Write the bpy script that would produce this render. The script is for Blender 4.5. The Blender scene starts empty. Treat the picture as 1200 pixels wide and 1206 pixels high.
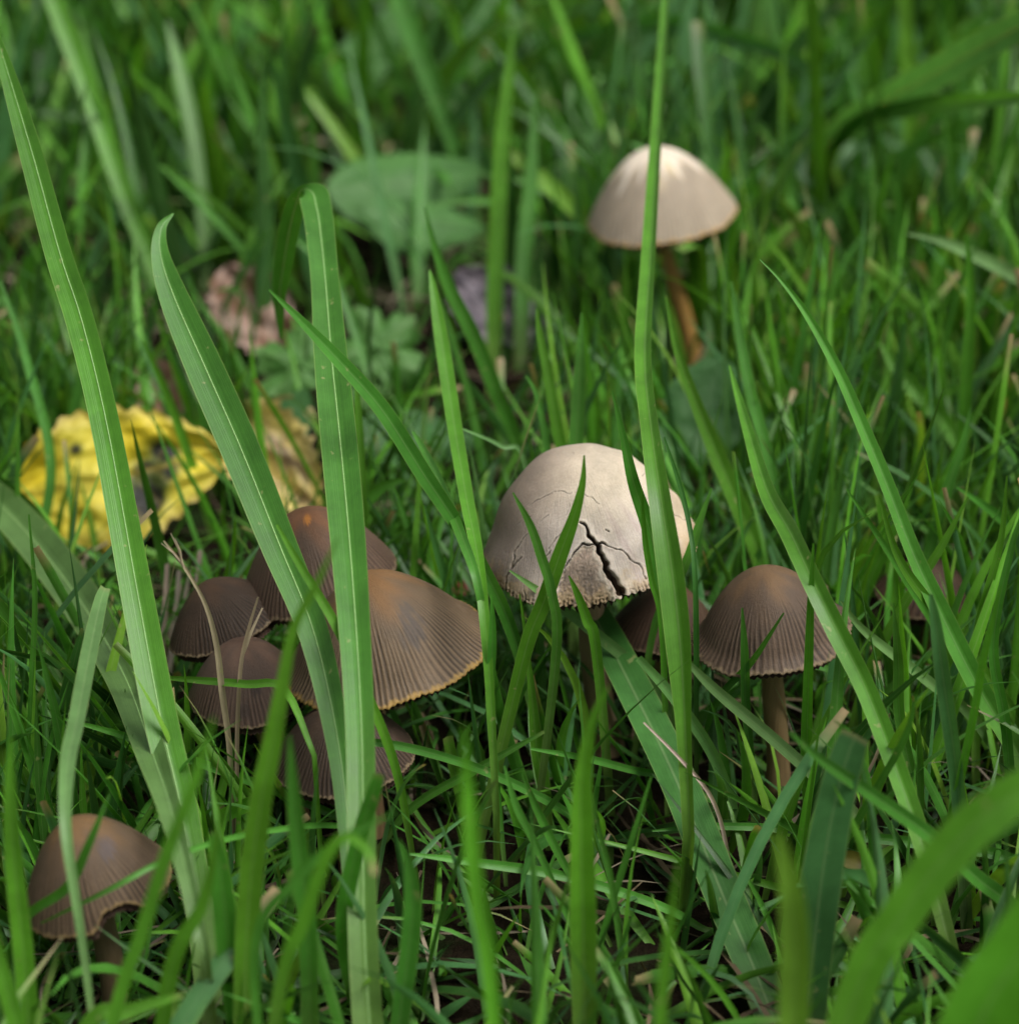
import bpy, math, random
import numpy as np
from mathutils import Vector, Matrix, noise as mnoise

random.seed(7)
rng = np.random.default_rng(11)
sc = bpy.context.scene
C = sc.collection
R_ = math.radians

# ------------------------------------------------------------------ camera, sky, sun, exposure
CAM_H = 0.24
PITCH = R_(28.0)
FPX = 2706.0                      # focal length in pixels of the 1200 px wide photograph
CX, CY = 600.0, 603.0
cam_data = bpy.data.cameras.new('camera')
cam = bpy.data.objects.new('camera', cam_data)
C.objects.link(cam)
cam.location = (0, 0, CAM_H)
cam.rotation_euler = (R_(90) - PITCH, 0, 0)
cam_data.sensor_fit = 'HORIZONTAL'
cam_data.sensor_width = 36.0
cam_data.lens = 36.0 * FPX / 1200.0
cam_data.clip_start = 0.01
cam_data.clip_end = 500.0
cam_data.dof.use_dof = True
cam_data.dof.focus_distance = 0.385
cam_data.dof.aperture_fstop = 14.0
cam_data.dof.aperture_blades = 7
sc.camera = cam

SUN_EL, SUN_AZ = R_(64.0), R_(122.0)
world = bpy.data.worlds.new('World')
sc.world = world
world.use_nodes = True
wn, wl = world.node_tree.nodes, world.node_tree.links
wn.clear()
w_out = wn.new('ShaderNodeOutputWorld')
w_bg = wn.new('ShaderNodeBackground')
w_sky = wn.new('ShaderNodeTexSky')
w_sky.sky_type = 'NISHITA'
w_sky.sun_disc = False
w_sky.sun_elevation = SUN_EL
w_sky.sun_rotation = SUN_AZ
w_sky.dust_density = 6.0
w_sky.air_density = 1.0
w_hsv = wn.new('ShaderNodeHueSaturation')
w_hsv.inputs['Saturation'].default_value = 0.22      # an overcast sky: nearly white
w_bg.inputs['Strength'].default_value = 0.05
wl.new(w_sky.outputs['Color'], w_hsv.inputs['Color'])
wl.new(w_hsv.outputs['Color'], w_bg.inputs['Color'])
wl.new(w_bg.outputs['Background'], w_out.inputs['Surface'])

sun_data = bpy.data.lights.new('sun', 'SUN')
sun_data.energy = 1.5
sun_data.angle = R_(28.0)
sun_data.color = (1.0, 0.97, 0.92)
sun = bpy.data.objects.new('sun', sun_data)
C.objects.link(sun)
# light arrives from behind-above, a little from the right
sun.rotation_euler = Vector((-math.sin(SUN_AZ) * math.cos(SUN_EL), -math.cos(SUN_AZ) * math.cos(SUN_EL), -math.sin(SUN_EL))).to_track_quat('-Z', 'Y').to_euler()

sc.view_settings.view_transform = 'Standard'
sc.view_settings.look = 'None'
sc.view_settings.gamma = 1.0
sc.view_settings.exposure = 1.36
sc.cycles.use_denoising = True
sc.cycles.max_bounces = 5
sc.cycles.diffuse_bounces = 1
sc.cycles.transmission_bounces = 3
sc.cycles.glossy_bounces = 2

# ------------------------------------------------------------------ photograph geometry: pixel <-> place
CP, SP = math.cos(PITCH), math.sin(PITCH)

def ray(u, v):
    a, b = (u - CX) / FPX, (CY - v) / FPX
    return a, CP + b * SP, -SP + b * CP          # world direction per unit of depth

def at_y(u, v, y):
    a, ky, kz = ray(u, v)
    d = y / ky
    return Vector((a * d, y, CAM_H + kz * d)), d

def at_z(u, v, z=0.0):
    a, ky, kz = ray(u, v)
    d = (CAM_H - z) / -kz
    return Vector((a * d, ky * d, z)), d

def project(P):
    P = np.asarray(P, float)
    dy, dz = P[..., 1], P[..., 2] - CAM_H
    depth = dy * CP - dz * SP
    up = dy * SP + dz * CP
    return CX + FPX * P[..., 0] / depth, CY - FPX * up / depth, depth

# ------------------------------------------------------------------ helpers
def link(o, parent=None):
    C.objects.link(o)
    if parent is not None:
        o.parent = parent
    return o

def tag(o, label, cat, group=None):
    o['label'] = label
    o['category'] = cat
    if group:
        o['group'] = group
    return o

def empty(name, loc):
    o = bpy.data.objects.new(name, None)
    o.empty_display_size = 0.01
    o.location = loc
    return link(o)

def make_mesh(name, verts, faces, mat, cols=None, uvs=None, smooth=True):
    """verts (n,3), faces (m,3 or 4) arrays or a list of tuples; cols (n,4) and uvs (n,2) per vertex"""
    me = bpy.data.meshes.new(name)
    verts = np.asarray(verts, np.float32)
    if isinstance(faces, np.ndarray):
        m, k = faces.shape
        me.vertices.add(len(verts)); me.vertices.foreach_set('co', verts.ravel())
        me.loops.add(m * k); me.loops.foreach_set('vertex_index', faces.astype(np.int32).ravel())
        me.polygons.add(m)
        me.polygons.foreach_set('loop_start', np.arange(0, m * k, k, dtype=np.int32))
        me.polygons.foreach_set('loop_total', np.full(m, k, np.int32))
        me.update(calc_edges=True)
    else:
        me.from_pydata([tuple(map(float, v)) for v in verts], [], faces)
    if smooth:
        me.polygons.foreach_set('use_smooth', np.ones(len(me.polygons), bool))
    if cols is not None:
        a = me.attributes.new('Col', 'FLOAT_COLOR', 'POINT')
        a.data.foreach_set('color', np.asarray(cols, np.float32).ravel())
    if uvs is not None:
        ul = me.uv_layers.new(name='UVMap')
        li = np.empty(len(me.loops), np.int32)
        me.loops.foreach_get('vertex_index', li)
        ul.data.foreach_set('uv', np.asarray(uvs, np.float32)[li].ravel())
    me.materials.append(mat)
    me.update()
    return me

def grid_faces(na, nb, wrap=False, base=0):
    """na rows of nb vertices; wrap closes each row"""
    i = np.arange(na - 1)[:, None]
    j = np.arange(nb if wrap else nb - 1)[None, :]
    j2 = (j + 1) % nb
    f = np.stack([i * nb + j, i * nb + j2, (i + 1) * nb + j2, (i + 1) * nb + j], -1).reshape(-1, 4)
    return f + base

def fbm(p, octv=3):
    s, a, q = 0.0, 1.0, Vector(p)
    for _ in range(octv):
        s += a * mnoise.noise(q); a *= 0.5; q = q * 2.03
    return s

def sm(a, b, x):
    t = np.clip((x - a) / (b - a), 0, 1)
    return t * t * (3 - 2 * t)

# ------------------------------------------------------------------ materials
class NT:
    def __init__(s, name):
        s.m = bpy.data.materials.new(name); s.m.use_nodes = True
        s.n, s.l = s.m.node_tree.nodes, s.m.node_tree.links
        s.n.clear(); s.out = s.n.new('ShaderNodeOutputMaterial')
    def new(s, t, **kw):
        o = s.n.new(t)
        for k, v in kw.items(): setattr(o, k, v)
        return o
    def put(s, sock, v):
        if hasattr(v, 'is_output') or hasattr(v, 'links'): s.l.new(v, sock)
        else: sock.default_value = v
    def math(s, op, a, b=0.0, c=None, clamp=False):
        o = s.new('ShaderNodeMath', operation=op, use_clamp=clamp)
        s.put(o.inputs[0], a); s.put(o.inputs[1], b)
        if c is not None: s.put(o.inputs[2], c)
        return o.outputs[0]
    def mix(s, f, a, b, mode='MIX'):
        o = s.new('ShaderNodeMix', data_type='RGBA', blend_type=mode)
        s.put(o.inputs[0], f); s.put(o.inputs[6], a); s.put(o.inputs[7], b)
        return o.outputs[2]
    def noise(s, vec, scale, detail=3, rough=0.55):
        o = s.new('ShaderNodeTexNoise')
        s.put(o.inputs['Vector'], vec); o.inputs['Scale'].default_value = scale
        o.inputs['Detail'].default_value = detail; o.inputs['Roughness'].default_value = rough
        return o.outputs['Fac']
    def range(s, x, a, b, c=0.0, d=1.0):
        o = s.new('ShaderNodeMapRange'); s.put(o.inputs[0], x)
        for i, v in enumerate((a, b, c, d)): o.inputs[i + 1].default_value = v
        return o.outputs[0]
    def bump(s, h, strength, dist):
        o = s.new('ShaderNodeBump'); s.put(o.inputs['Height'], h)
        o.inputs['Strength'].default_value = strength; o.inputs['Distance'].default_value = dist
        return o.outputs[0]

def rgb(*c): return (c[0], c[1], c[2], 1.0)

def grass_material(name, veins=11.0, gloss=0.30, transl=0.32):
    t = NT(name)
    at = t.new('ShaderNodeAttribute', attribute_name='Col')
    uv = t.new('ShaderNodeUVMap', uv_map='UVMap')
    sep = t.new('ShaderNodeSeparateXYZ'); t.l.new(uv.outputs[0], sep.inputs[0])
    geo = t.new('ShaderNodeNewGeometry')
    x, y = sep.outputs[0], sep.outputs[1]
    # parallel veins
    st = t.math('SINE', t.math('ADD', t.math('MULTIPLY', x, veins * 6.2832), t.math('MULTIPLY', t.math('SINE', t.math('MULTIPLY', x, 23.0)), 2.2)))
    st2 = t.math('SINE', t.math('MULTIPLY', x, veins * 2.37 * 6.2832))
    stripe = t.math('ADD', t.math('MULTIPLY', st, 0.6), t.math('MULTIPLY', st2, 0.4))
    n1 = t.noise(geo.outputs['Position'], 160, 3)
    n2 = t.noise(geo.outputs['Position'], 900, 2)
    cen = t.math('ABSOLUTE', t.math('SUBTRACT', x, 0.5))
    rib = t.math('MULTIPLY', t.range(cen, 0.018, 0.045, 1.0, 0.0), at.outputs['Alpha'])
    ribs = t.math('MULTIPLY', t.range(cen, 0.03, 0.17, 1.0, 0.0), at.outputs['Alpha'])
    val = t.math('ADD', 1.0, t.math('MULTIPLY', stripe, 0.07))
    val = t.math('ADD', val, t.math('MULTIPLY', t.math('SUBTRACT', n1, 0.5), 0.75))
    val = t.math('ADD', val, t.math('MULTIPLY', t.math('SUBTRACT', n2, 0.5), 0.25))
    col = t.mix(1.0, at.outputs['Color'], val, 'MULTIPLY')
    col = t.mix(t.math('MULTIPLY', ribs, 0.18), col, rgb(0.03, 0.09, 0.015))
    col = t.mix(t.math('MULTIPLY', rib, 0.5), col, rgb(0.42, 0.52, 0.26))
    edge = t.range(cen, 0.465, 0.5, 0.0, 0.35)
    col = t.mix(edge, col, rgb(0.34, 0.42, 0.13))
    # scuffs: sparse dry flecks
    fl = t.range(t.noise(geo.outputs['Position'], 420, 2), 0.70, 0.76)
    col = t.mix(t.math('MULTIPLY', fl, 0.5), col, rgb(0.33, 0.33, 0.14))
    h = t.math('ADD', t.math('MULTIPLY', stripe, 0.5), t.math('MULTIPLY', rib, 1.5))
    bp = t.bump(h, 0.22, 0.0001)
    p = t.new('ShaderNodeBsdfPrincipled')
    t.put(p.inputs['Base Color'], col)
    t.put(p.inputs['Roughness'], t.math('ADD', gloss, t.math('MULTIPLY', n1, 0.25)))
    p.inputs['Specular IOR Level'].default_value = 0.40
    t.put(p.inputs['Normal'], bp)
    tr = t.new('ShaderNodeBsdfTranslucent')
    tc = t.mix(1.0, col, rgb(1.35, 1.35, 0.55), 'MULTIPLY')
    t.put(tr.inputs['Color'], tc); t.put(tr.inputs['Normal'], bp)
    mx = t.new('ShaderNodeMixShader'); mx.inputs[0].default_value = transl
    t.l.new(p.outputs[0], mx.inputs[1]); t.l.new(tr.outputs[0], mx.inputs[2])
    t.l.new(mx.outputs[0], t.out.inputs[0])
    return t.m

def cap_material(name, rough=0.55, fibre=0.35):
    t = NT(name)
    at = t.new('ShaderNodeAttribute', attribute_name='Col')
    uv = t.new('ShaderNodeUVMap', uv_map='UVMap')
    geo = t.new('ShaderNodeNewGeometry')
    mp = t.new('ShaderNodeMapping'); t.l.new(uv.outputs[0], mp.inputs[0])
    mp.inputs['Scale'].default_value = (260, 9, 1)          # radial fibres: around, along
    fb = t.noise(mp.outputs[0], 1.0, 3, 0.6)
    n1 = t.noise(geo.outputs['Position'], 260, 4)
    n2 = t.noise(geo.outputs['Position'], 2200, 3)
    val = t.math('ADD', 1.0, t.math('MULTIPLY', t.math('SUBTRACT', fb, 0.5), fibre * 1.9))
    val = t.math('ADD', val, t.math('MULTIPLY', t.math('SUBTRACT', n1, 0.5), 0.45))
    val = t.math('ADD', val, t.math('MULTIPLY', t.math('SUBTRACT', n2, 0.5), 0.30))
    col = t.mix(1.0, at.outputs['Color'], val, 'MULTIPLY')
    bp = t.bump(t.math('ADD', fb, t.math('MULTIPLY', n2, 0.7)), 0.5, 0.00025)
    p = t.new('ShaderNodeBsdfPrincipled')
    t.put(p.inputs['Base Color'], col)
    t.put(p.inputs['Roughness'], t.math('ADD', rough - 0.1, t.math('MULTIPLY', n1, 0.25)))
    p.inputs['Specular IOR Level'].default_value = 0.16
    p.inputs['Subsurface Weight'].default_value = 0.12
    p.inputs['Subsurface Radius'].default_value = (0.0016, 0.0009, 0.0005)
    p.inputs['Subsurface Scale'].default_value = 1.0
    t.put(p.inputs['Normal'], bp)
    t.l.new(p.outputs[0], t.out.inputs[0])
    return t.m

def stem_material():
    t = NT('stem_flesh')
    at = t.new('ShaderNodeAttribute', attribute_name='Col')
    geo = t.new('ShaderNodeNewGeometry')
    mp = t.new('ShaderNodeMapping'); t.l.new(geo.outputs['Position'], mp.inputs[0])
    mp.inputs['Scale'].default_value = (1800, 1800, 130)
    n1 = t.noise(mp.outputs[0], 1.0, 3)
    col = t.mix(1.0, at.outputs['Color'], t.math('ADD', 0.6, t.math('MULTIPLY', n1, 0.8)), 'MULTIPLY')
    p = t.new('ShaderNodeBsdfPrincipled')
    t.put(p.inputs['Base Color'], col); p.inputs['Roughness'].default_value = 0.5
    p.inputs['Subsurface Weight'].default_value = 0.2
    p.inputs['Subsurface Radius'].default_value = (0.002, 0.001, 0.0006)
    p.inputs['Subsurface Scale'].default_value = 1.0
    t.put(p.inputs['Normal'], t.bump(n1, 0.4, 0.0003))
    t.l.new(p.outputs[0], t.out.inputs[0])
    return t.m

def leaf_material(name, transl=0.25, rough=0.5):
    t = NT(name)
    at = t.new('ShaderNodeAttribute', attribute_name='Col')
    geo = t.new('ShaderNodeNewGeometry')
    n1 = t.noise(geo.outputs['Position'], 300, 4)
    n2 = t.noise(geo.outputs['Position'], 1500, 3)
    val = t.math('ADD', 0.7, t.math('ADD', t.math('MULTIPLY', n1, 0.4), t.math('MULTIPLY', n2, 0.2)))
    col = t.mix(1.0, at.outputs['Color'], val, 'MULTIPLY')
    p = t.new('ShaderNodeBsdfPrincipled')
    t.put(p.inputs['Base Color'], col); p.inputs['Roughness'].default_value = rough
    t.put(p.inputs['Normal'], t.bump(n1, 0.4, 0.0006))
    tr = t.new('ShaderNodeBsdfTranslucent'); t.put(tr.inputs['Color'], col)
    mx = t.new('ShaderNodeMixShader'); mx.inputs[0].default_value = transl
    t.l.new(p.outputs[0], mx.inputs[1]); t.l.new(tr.outputs[0], mx.inputs[2])
    t.l.new(mx.outputs[0], t.out.inputs[0])
    return t.m

def soil_material():
    t = NT('soil')
    geo = t.new('ShaderNodeNewGeometry')
    n1 = t.noise(geo.outputs['Position'], 45, 5)
    n2 = t.noise(geo.outputs['Position'], 420, 4)
    n3 = t.noise(geo.outputs['Position'], 3.0, 4)
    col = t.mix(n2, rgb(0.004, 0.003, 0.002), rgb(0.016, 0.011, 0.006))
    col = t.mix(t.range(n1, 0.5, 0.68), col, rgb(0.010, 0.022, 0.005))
    # away from the patch the lawn is too far off to tell its blades apart
    sep = t.new('ShaderNodeSeparateXYZ'); t.l.new(geo.outputs['Position'], sep.inputs[0])
    far = t.range(t.math('ADD', t.math('ABSOLUTE', sep.outputs[0]), t.math('MULTIPLY', t.math('ABSOLUTE', t.math('SUBTRACT', sep.outputs[1], 0.6)), 0.7)), 0.7, 1.2)
    lawn = t.mix(n3, rgb(0.035, 0.085, 0.014), rgb(0.07, 0.14, 0.022))
    col = t.mix(far, col, lawn)
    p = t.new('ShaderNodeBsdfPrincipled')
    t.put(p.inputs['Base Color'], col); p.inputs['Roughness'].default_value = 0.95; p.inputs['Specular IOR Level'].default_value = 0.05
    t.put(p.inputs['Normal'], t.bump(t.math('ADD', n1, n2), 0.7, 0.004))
    t.l.new(p.outputs[0], t.out.inputs[0])
    return t.m

M_WIDE = grass_material('grass_leaf_wide', 13.0)
M_FINE = grass_material('grass_leaf_fine', 5.0)
M_STRAW = grass_material('straw', 4.0, 0.55, 0.2)
M_CAP = cap_material('cap_skin', 0.52, 0.28)
M_PALE = cap_material('cap_skin_pale', 0.6, 0.14)
M_GILL = cap_material('gill_flesh', 0.7, 0.2)
M_STEM = stem_material()
M_LEAF = leaf_material('leaf_green', 0.3, 0.62)
M_DEAD = leaf_material('leaf_fallen', 0.22, 0.6)
M_SOIL = soil_material()

# ------------------------------------------------------------------ the ground: one sheet to the horizon
def ground_z(x, y):
    return 0.0016 * mnoise.noise(Vector((x * 14, y * 14, 0.3))) + 0.0010 * mnoise.noise(Vector((x * 55, y * 55, 1.7))) - 0.0022

def build_ground():
    xs = np.concatenate([[-200, -60, -20, -6, -2.5, -1.2], np.linspace(-0.7, 0.7, 113), [1.2, 2.5, 6, 20, 60, 200]])
    ys = np.concatenate([[-200, -60, -20, -6, -2, -0.8], np.linspace(-0.2, 1.4, 129), [2, 4, 9, 25, 80, 250]])
    V = [(x, y, ground_z(x, y)) for y in ys for x in xs]
    me = make_mesh('ground', V, grid_faces(len(ys), len(xs)), M_SOIL)
    o = link(bpy.data.objects.new('ground', me)); o['kind'] = 'structure'
build_ground()

# ------------------------------------------------------------------ mushrooms
def tube_data(P, rad, n=16):
    P = np.asarray(P, float); k = len(P)
    T = np.gradient(P, axis=0); T /= np.linalg.norm(T, axis=1)[:, None]
    A = np.cross(T, np.array([0.0, 1.0, 0.12])); A /= np.linalg.norm(A, axis=1)[:, None]
    B = np.cross(T, A)
    th = np.linspace(0, 2 * np.pi, n, endpoint=False)
    rad = np.broadcast_to(np.asarray(rad, float), (k,))
    V = P[:, None, :] + rad[:, None, None] * (np.cos(th)[None, :, None] * A[:, None, :] + np.sin(th)[None, :, None] * B[:, None, :])
    return V.reshape(-1, 3), grid_faces(k, n, True)

CAPS = []     # what the grass has to grow around: pixel ellipse, depth, world centre and radius

def mushroom(label, uv, gv, Rpx, hr, roll, base, k=1.8, pitch=0.0, ribs=90, seed=0, apex=(0.22, 0.12, 0.06),
             body=(0.12, 0.085, 0.06), rim=(0.19, 0.14, 0.085), groove=0.68, ribstart=0.35, notch=None, bruise=None,
             pale=False, tear=None, bloom=None, wavy=0.03, stem_col=(0.30, 0.19, 0.095), stem_r=0.0016, flare=0.0, group='brown capped mushrooms'):
    r2 = random.Random(seed)
    y0 = at_z(uv[0], gv)[0].y
    cpos, depth = at_y(uv[0], uv[1], y0)
    R = Rpx * depth / FPX
    H = hr * R
    root, _ = at_z(*base)
    root.z = -0.003
    top = empty('mushroom', root)
    tag(top, label, 'mushroom', group)
    rot = Matrix.Rotation(R_(-roll), 3, 'Y') @ Matrix.Rotation(R_(pitch), 3, 'X')
    rotn = np.array(rot)
    nt, ns = (900, 190) if pale else (460, 64)
    th = np.linspace(0, 2 * np.pi, nt, endpoint=False)
    # profile, spaced by arc length
    q = np.linspace(0, 1, 400)
    zq = hr * (1 - q ** k) + flare * q ** 8 * 0.0
    arc = np.concatenate([[0], np.cumsum(np.hypot(np.diff(q), np.diff(zq)))]); arc /= arc[-1]
    s = np.linspace(0.004, 1, ns)
    S, TH = np.meshgrid(s, th, indexing='ij')
    # ragged rim
    ph = [r2.uniform(0, 6.28) for _ in range(8)]
    tooth = 0.006 * np.sin(ribs * TH + 1.3) + 0.006 * np.sin(TH * 37 + ph[0]) * np.sin(TH * 11 + ph[1]) + 0.012 * np.sin(3 * TH + ph[2]) * np.sin(7 * TH + ph[3])
    smax = 0.985 + tooth
    if notch:
        for (tc, wd, dp) in notch:
            dth = np.abs((TH - R_(tc) + np.pi) % (2 * np.pi) - np.pi)
            smax = smax - dp * (1 - sm(wd * 0.35, wd, R_(1) * 0 + np.degrees(dth)))
    SE = S * smax
    qr = np.interp(SE, arc, q)
    r = qr * R
    z = hr * R * (1 - qr ** k)
    # uneven bell
    lump = wavy * R * qr ** 2 * (np.sin(2 * TH + ph[4]) * 0.6 + np.sin(3 * TH + ph[5]) * 0.5 + np.sin(5 * TH + ph[6]) * 0.35 * qr ** 2)
    r = r + lump * 0.8
    z = z + wavy * R * qr ** 3 * (np.sin(2 * TH + ph[6]) * 0.5 + np.sin(4 * TH + ph[7]) * 0.5)
    if flare:
        fl = sm(0.8, 1.0, SE)
        r = r + flare * R * fl ** 2
    # ribs: ridges and furrows that run out towards the rim
    wob = 0.35 * np.sin(TH * 9 + ph[1]) + 0.25 * np.sin(TH * 23 + ph[2]) + 0.5 * np.sin(SE * 7 + TH * 5 + ph[0])
    rb = np.sin(ribs * TH + wob * 2.3)
    ramp = sm(ribstart, ribstart + 0.35, SE + 0.06 * np.sin(TH * 13 + ph[3]) + 0.05 * np.sin(TH * 31 + ph[5]))
    fade = np.clip(0.62 + 0.25 * np.sin(TH * 6 + ph[7]) + 0.28 * np.sin(TH * 33 + 3 * SE + ph[0]) * np.sin(TH * 19 - 5 * SE + ph[4]), 0.12, 1)
    amp = 0.0 if pale else 0.0065
    disp = amp * R * rb * ramp * fade
    slope = np.arctan2(hr * k * qr ** (k - 1), 1.0)
    r = r + disp * np.sin(slope)
    z = z + disp * np.cos(slope)
    X, Y = r * np.cos(TH), r * np.sin(TH)
    P = np.stack([X, Y, z], -1)
    nrm = np.stack([np.sin(slope) * np.cos(TH), np.sin(slope) * np.sin(TH), np.cos(slope)], -1)
    # pigments
    col = np.empty(S.shape + (3,))
    ax, bx_, rx = (np.array(c) * f for c, f in ((apex, (0.56, 0.52, 0.47)), (body, (0.50, 0.465, 0.415)), (rim, 0.85)))
    mott = 0.08 * np.sin(TH * 4 + SE * 6 + ph[0]) + 0.06 * np.sin(TH * 9 - SE * 9 + ph[1])
    wa = 1 - sm(0.05, 0.5, SE + mott)
    col[:] = bx_
    col = col * (1 - wa[..., None]) + ax * wa[..., None]
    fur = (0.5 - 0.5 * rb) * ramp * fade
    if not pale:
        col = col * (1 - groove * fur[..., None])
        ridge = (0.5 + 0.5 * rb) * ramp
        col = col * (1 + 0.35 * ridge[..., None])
        wr = sm(0.962, 0.985, S + 0.01 * np.sin(TH * 29))
        col = col * (1 - wr[..., None]) + rx * wr[..., None]
    if bloom:      # pale dry patches running down from the crown
        drip = 0.5 + 0.22 * np.sin(TH * 11 + ph[2]) + 0.2 * np.sin(TH * 17 + ph[3]) + 0.15 * np.sin(TH * 29 + ph[1])
        edge = 0.16 + 0.34 * drip + 0.10 * np.sin(TH * 2 + ph[5]) + 0.06 * np.sin(TH * 5 + ph[6])
        wb = 1 - sm(edge - 0.07, edge + 0.05, SE)
        col = col * (1 - wb[..., None] * 0.85) + np.array(bloom) * wb[..., None] * 0.85
    Pw = P @ rotn.T + np.array(cpos)
    if bruise:
        uu, vv, _ = project(Pw)
        for (bu, bv, br, bc) in bruise:
            dd = np.hypot(uu - bu, (vv - bv) * 0.7) / br + 0.25 * np.sin(TH * 40)
            w = (1 - sm(0.5, 1.1, dd)) * 0.7
            col = col * (1 - w[..., None]) + np.array(bc) * w[..., None]
    if tear:
        uu, vv, dd_ = project(Pw)
        nw = nrm @ rotn.T
        front = ((np.array(cam.location) - Pw) * nw).sum(-1) > 0
        jit_u = uu + 1.2 * np.sin(vv * 0.21 + uu * 0.12) + 0.5 * np.sin(vv * 0.53 + uu * 0.2)
        jit_v = vv + 1.2 * np.sin(uu * 0.23 + vv * 0.1) + 0.5 * np.sin(uu * 0.55 + 1)
        sink = np.zeros(S.shape)
        cw = np.zeros(S.shape)
        edgew = np.zeros(S.shape)
        for (pl, w0, w1, dp) in tear['cracks']:
            best = np.full(S.shape, 1e9); wid = np.ones(S.shape)
            tot = len(pl) - 1
            for i in range(tot):
                (x0, y0_), (x1, y1_) = pl[i], pl[i + 1]
                ex, ey = x1 - x0, y1_ - y0_
                tt = np.clip(((jit_u - x0) * ex + (jit_v - y0_) * ey) / (ex * ex + ey * ey), 0, 1)
                d = np.hypot(jit_u - x0 - tt * ex, jit_v - y0_ - tt * ey)
                ww = (w0 + (w1 - w0) * (i + tt) / tot) * (0.62 if w1 < 3 else 0.85) * (1 + 0.15 * np.sin(jit_u * 0.3 + jit_v * 0.2))
                upd = d < best
                best = np.where(upd, d, best); wid = np.where(upd, ww, wid)
            m = (1 - sm(0.55, 1.0, best / wid)) * front
            sink = np.maximum(sink, m * dp)
            cw = np.maximum(cw, m * min(1.0, 0.45 + dp * 700))
            edgew = np.maximum(edgew, np.exp(-((best - wid * 1.6) / (wid * 0.9 + 1.0)) ** 2) * front * min(1, dp * 900))
        # colours of the old skin
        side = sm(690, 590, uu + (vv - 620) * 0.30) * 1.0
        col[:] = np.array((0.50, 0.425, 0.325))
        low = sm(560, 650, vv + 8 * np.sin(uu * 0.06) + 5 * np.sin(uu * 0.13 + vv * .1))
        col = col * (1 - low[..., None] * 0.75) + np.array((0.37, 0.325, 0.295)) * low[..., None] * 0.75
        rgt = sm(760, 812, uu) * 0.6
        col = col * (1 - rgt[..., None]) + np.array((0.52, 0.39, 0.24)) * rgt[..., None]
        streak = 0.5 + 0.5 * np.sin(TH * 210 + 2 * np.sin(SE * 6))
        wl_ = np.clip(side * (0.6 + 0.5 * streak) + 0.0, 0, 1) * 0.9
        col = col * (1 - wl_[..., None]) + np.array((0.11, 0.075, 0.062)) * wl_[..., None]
        # purple grey smears that run down from the crown on the right
        smear = sm(0.55, 0.95, 0.5 + 0.5 * np.sin(TH * 26 + 1.5 * np.sin(SE * 5))) * sm(0.35, 0.6, SE) * sm(690, 720, uu) * (1 - sm(770, 800, uu))
        col = col * (1 - 0.35 * smear[..., None]) + np.array((0.33, 0.25, 0.24)) * 0.35 * smear[..., None]
        flat = np.stack([uu.ravel() * 0.045, vv.ravel() * 0.045], -1)
        mot = np.array([mnoise.noise(Vector((a_, b_, 2.0))) + 0.6 * mnoise.noise(Vector((a_ * 2.7, b_ * 2.7, 5.0))) for a_, b_ in flat]).reshape(S.shape)
        mot2 = np.array([mnoise.noise(Vector((a_ * 7, b_ * 7, 9.0))) + 0.5 * mnoise.noise(Vector((a_ * 15, b_ * 15, 3.0))) for a_, b_ in flat]).reshape(S.shape)
        col = col * (1 + 0.10 * mot + 0.05 * mot2)[..., None]
        pg = tear['panel']
        inside = np.zeros(S.shape, bool); pd_ = np.full(S.shape, 1e9)
        for i in range(len(pg)):
            (x0, y0_), (x1, y1_) = pg[i], pg[(i + 1) % len(pg)]
            ex, ey = x1 - x0, y1_ - y0_
            tt = np.clip(((jit_u - x0) * ex + (jit_v - y0_) * ey) / (ex * ex + ey * ey), 0, 1)
            pd_ = np.minimum(pd_, np.hypot(jit_u - x0 - tt * ex, jit_v - y0_ - tt * ey))
            cr = ((y0_ > jit_v) != (y1_ > jit_v))
            with np.errstate(divide='ignore', invalid='ignore'):
                inside ^= cr & (jit_u < ex * (jit_v - y0_) / (ey if ey else 1e-9) + x0)
        pan = sm(-1.5, 2.5, np.where(inside, pd_, -pd_)) * front
        pc = np.array((0.19, 0.14, 0.105))[None, None] * (1 + 0.7 * mot + 0.5 * mot2)[..., None]
        rim_l = pan * (1 - sm(0, 7, pd_)) * sm(-0.25, 0.3, mot2)
        col = col * (1 - 0.85 * pan[..., None]) + np.clip(pc, 0.04, 0.5) * 0.85 * pan[..., None]
        col = col * (1 - 0.6 * rim_l[..., None]) + np.array((0.62, 0.50, 0.36)) * 0.6 * rim_l[..., None]
        sink = np.maximum(sink, pan * (0.0006 + 0.00010 * mot2))
        # ochre, crumbling rim
        blot = 0.5 + 0.5 * np.sin(uu * 0.21 + 2 * np.sin(vv * 0.17)) * np.sin(vv * 0.26 + uu * 0.05)
        wr = sm(0.84, 0.99, S + 0.10 * mot + 0.06 * mot2) * 0.55
        col = col * (1 - wr[..., None]) + np.array((0.36, 0.25, 0.12)) * wr[..., None]
        pits = sm(0.94, 1.0, S + 0.02 * mot2) * sm(-0.1, 0.5, mot2 + 0.5 * np.sin(TH * 140 + 3 * np.sin(TH * 17)))
        col = col * (1 - 0.7 * pits[..., None]); sink = sink + pits * 0.0003
        col = col * (1 - 0.5 * edgew[..., None]) + np.array((0.66, 0.58, 0.48)) * 0.5 * edgew[..., None]
        col = col * (1 - cw[..., None]) + np.array((0.035, 0.024, 0.018)) * cw[..., None]
        # the skin is uneven: soft dents
        dent = 0.0004 * np.sin(uu * 0.055 + 1) * np.sin(vv * 0.07 + 2) + 0.00022 * np.sin(uu * 0.13 + vv * 0.1)
        lift = edgew * 0.00015
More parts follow.
